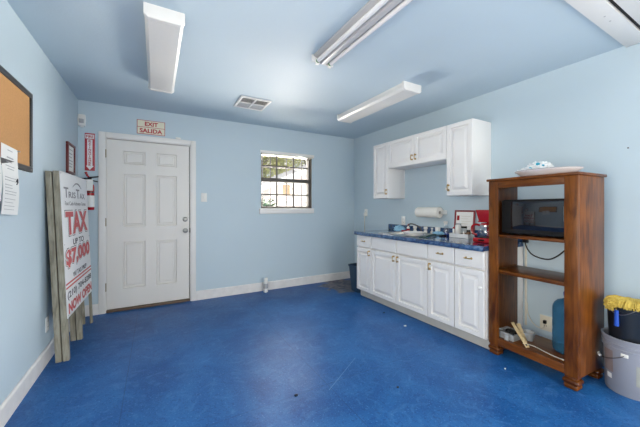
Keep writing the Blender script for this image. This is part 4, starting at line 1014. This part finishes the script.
# poster frame: u along y, v up the board, slight lean
o0, oU, oV = lean(SY+.002, .335, .0902), lean(EY, .335, .0902), lean(SY+.002, 1.526, .0902)
Fs = Fr(o0, oU-o0, oV-o0); pw, ph = (oU-o0).length, (oV-o0).length
def V(z): return z*ph
pos = t
def ltr(name, items, m, d=.0004, bold=.02):
    b = MB()
    for body, u0, u1, v0, v1 in items: b.text(body, Fs, u0*pw, u1*pw, v0*ph, v1*ph, d, bold, .0006)
    return obj(name, b, m, t)
ltr('lettering', [('T', .08, .225, .822, .895), ('RIS', .23, .475, .822, .868), ('T', .50, .635, .822, .895), ('AX', .64, .86, .822, .868)], 'inkgrey', .0004, .012)
ltr('lettering', [('Fast Cash Advance Center', .10, .90, .768, .796)], 'inkgrey', .0004, .004)
sw = MB().tube([Fs.p(pw*(.38+.34*i/10), ph*(.905+.035*math.sin(i/10*PI)), .0006) for i in range(11)], [.001+.005*math.sin(i/10*PI) for i in range(11)], 6)
obj('logo_swoosh', sw, 'inkgrey', t)
big = [('TAX', .08, .92, .552, .728), ('$7,000', .03, .97, .325, .462)]
for bd_, u0, u1, v0, v1 in big:
    ltr('headline_outline', [(bd_, u0-.012, u1+.012, v0-.008, v1+.008)], 'ink', .0003, .066)
    ltr('headline_border', [(bd_, u0-.004, u1+.004, v0-.003, v1+.003)], 'signwhite', .0010, .054)
    ltr('headline', [(bd_, u0+.006, u1-.006, v0+.004, v1-.004)], 'taxred', .0017, .042)
for it in (('UP TO', .30, .72, .475, .520), ('W/ TAX PREP', .24, .78, .246, .282), ('(210) 704-8288', .03, .97, .112, .172)):
    ltr('lettering', [it], 'ink', .0004, .018)
ltr('lettering', [('NOW OPEN', .04, .97, .020, .094)], 'taxred', .0004, .045)
for v0, v1 in ((.222, .234), (.196, .208)): obj('stripe', MB().box(.0, pw, v0*ph, v1*ph, 0, .0007, 0, Fs), 'taxred', t)
b = MB()
for u, v in ((.02, .985), (.02, .5), (.02, .02), (.98, .985), (.98, .5), (.98, .02), (.47, .012)): obj('screw', MB().lathe([(0, 0), (.005, 0), (.003, .002), (0, .0025)], Fr(Fs.p(u*pw, v*ph), Fs.U, Fs.V), 10), 'nickel', t)

# ------------------------------------------------------------------ floor things
t = empty('spray_can', (1.400, 4.085, 0), 'white and grey spray can standing by the back wall baseboard', 'spray can')
obj('can', MB().lathe([(0, 0), (.032, 0), (.033, .004), (.033, .150), (.030, .158), (.022, .166), (0, .166)], n=28, cu=1.40, cv=4.085), 'plastic_w', t)
obj('label_band', MB().lathe([(.0331, .055), (.0336, .056), (.0336, .125), (.0331, .126)], n=28, cu=1.40, cv=4.085), 'printgrey', t, 'grey mottled label')
obj('cap', MB().lathe([(0, .160), (.030, .160), (.030, .195), (.024, .205), (0, .206)], n=28, cu=1.40, cv=4.085), 'porcelain', t)
t = empty('trash_bin', (2.665, 3.50, 0), 'navy plastic bin in the corner beside the base cabinets', 'bin')
b = MB(); q = b.bm
def rrect(a, c, r, z):
    pts = []
    for cxs, cys, st in ((1, 1, 0), (-1, 1, 1), (-1, -1, 2), (1, -1, 3)):
        for i in range(5):
            an = PI/2*(st+i/4); pts.append((2.665+cxs*(a-r)+r*math.cos(an), 3.475+cys*(c-r)+r*math.sin(an), z))
    return pts
lv = [(.125, .095, 0.0), (.125, .095, .006), (.152, .118, .36), (.160, .126, .362), (.160, .126, .385), (.150, .116, .385), (.148, .114, .36), (.120, .090, .01)]
rings = [[q.verts.new(p) for p in rrect(a, c, .035, z)] for a, c, z in lv]
for A, B in zip(rings, rings[1:]):
    for i in range(20): q.faces.new((A[i], A[(i+1) % 20], B[(i+1) % 20], B[i]))
q.faces.new(rings[0][::-1]); q.faces.new(rings[-1]); bmesh.ops.recalc_face_normals(q, faces=q.faces)
obj('bin_body', b, 'blueplastic', t)
def chip(x, y, s_, m, label, name='paint_chip', cat='debris'):
    tag(obj(name, MB().blob((x, y, .003), s_, s_*.8, .006, .4, 2, 3, x*9, .0002), m, origin=(x, y, 0)), label, cat)
chip(2.256, 2.198, .016, 'chip', 'white paint chip on the floor in front of the sink cabinet')
chip(2.319, 1.238, .006, 'chip', 'tiny white paint chip on the floor in front of the shelf unit')
chip(2.321, 2.59, .012, 'darkchip', 'dark bit of debris on the floor beside the sink cabinet', 'floor_debris')
chip(.80, 1.735, .013, 'darkchip', 'dark bit of debris on the floor in mid room', 'floor_debris')
chip(1.442, 1.471, .009, 'darkchip', 'dark bit of debris on the floor right of the long scratch', 'floor_debris')
tag(obj('wall_nail', MB().lathe([(0, 0), (.003, 0), (.003, .012), (.005, .012), (.005, .014), (0, .014)], Fr((XR, .754, 1.672), (0, -1, 0), (0, 0, 1)), 10), 'iron', origin=(XR, .754, 1.672)), 'dark nail in the right wall above the bucket', 'nail')
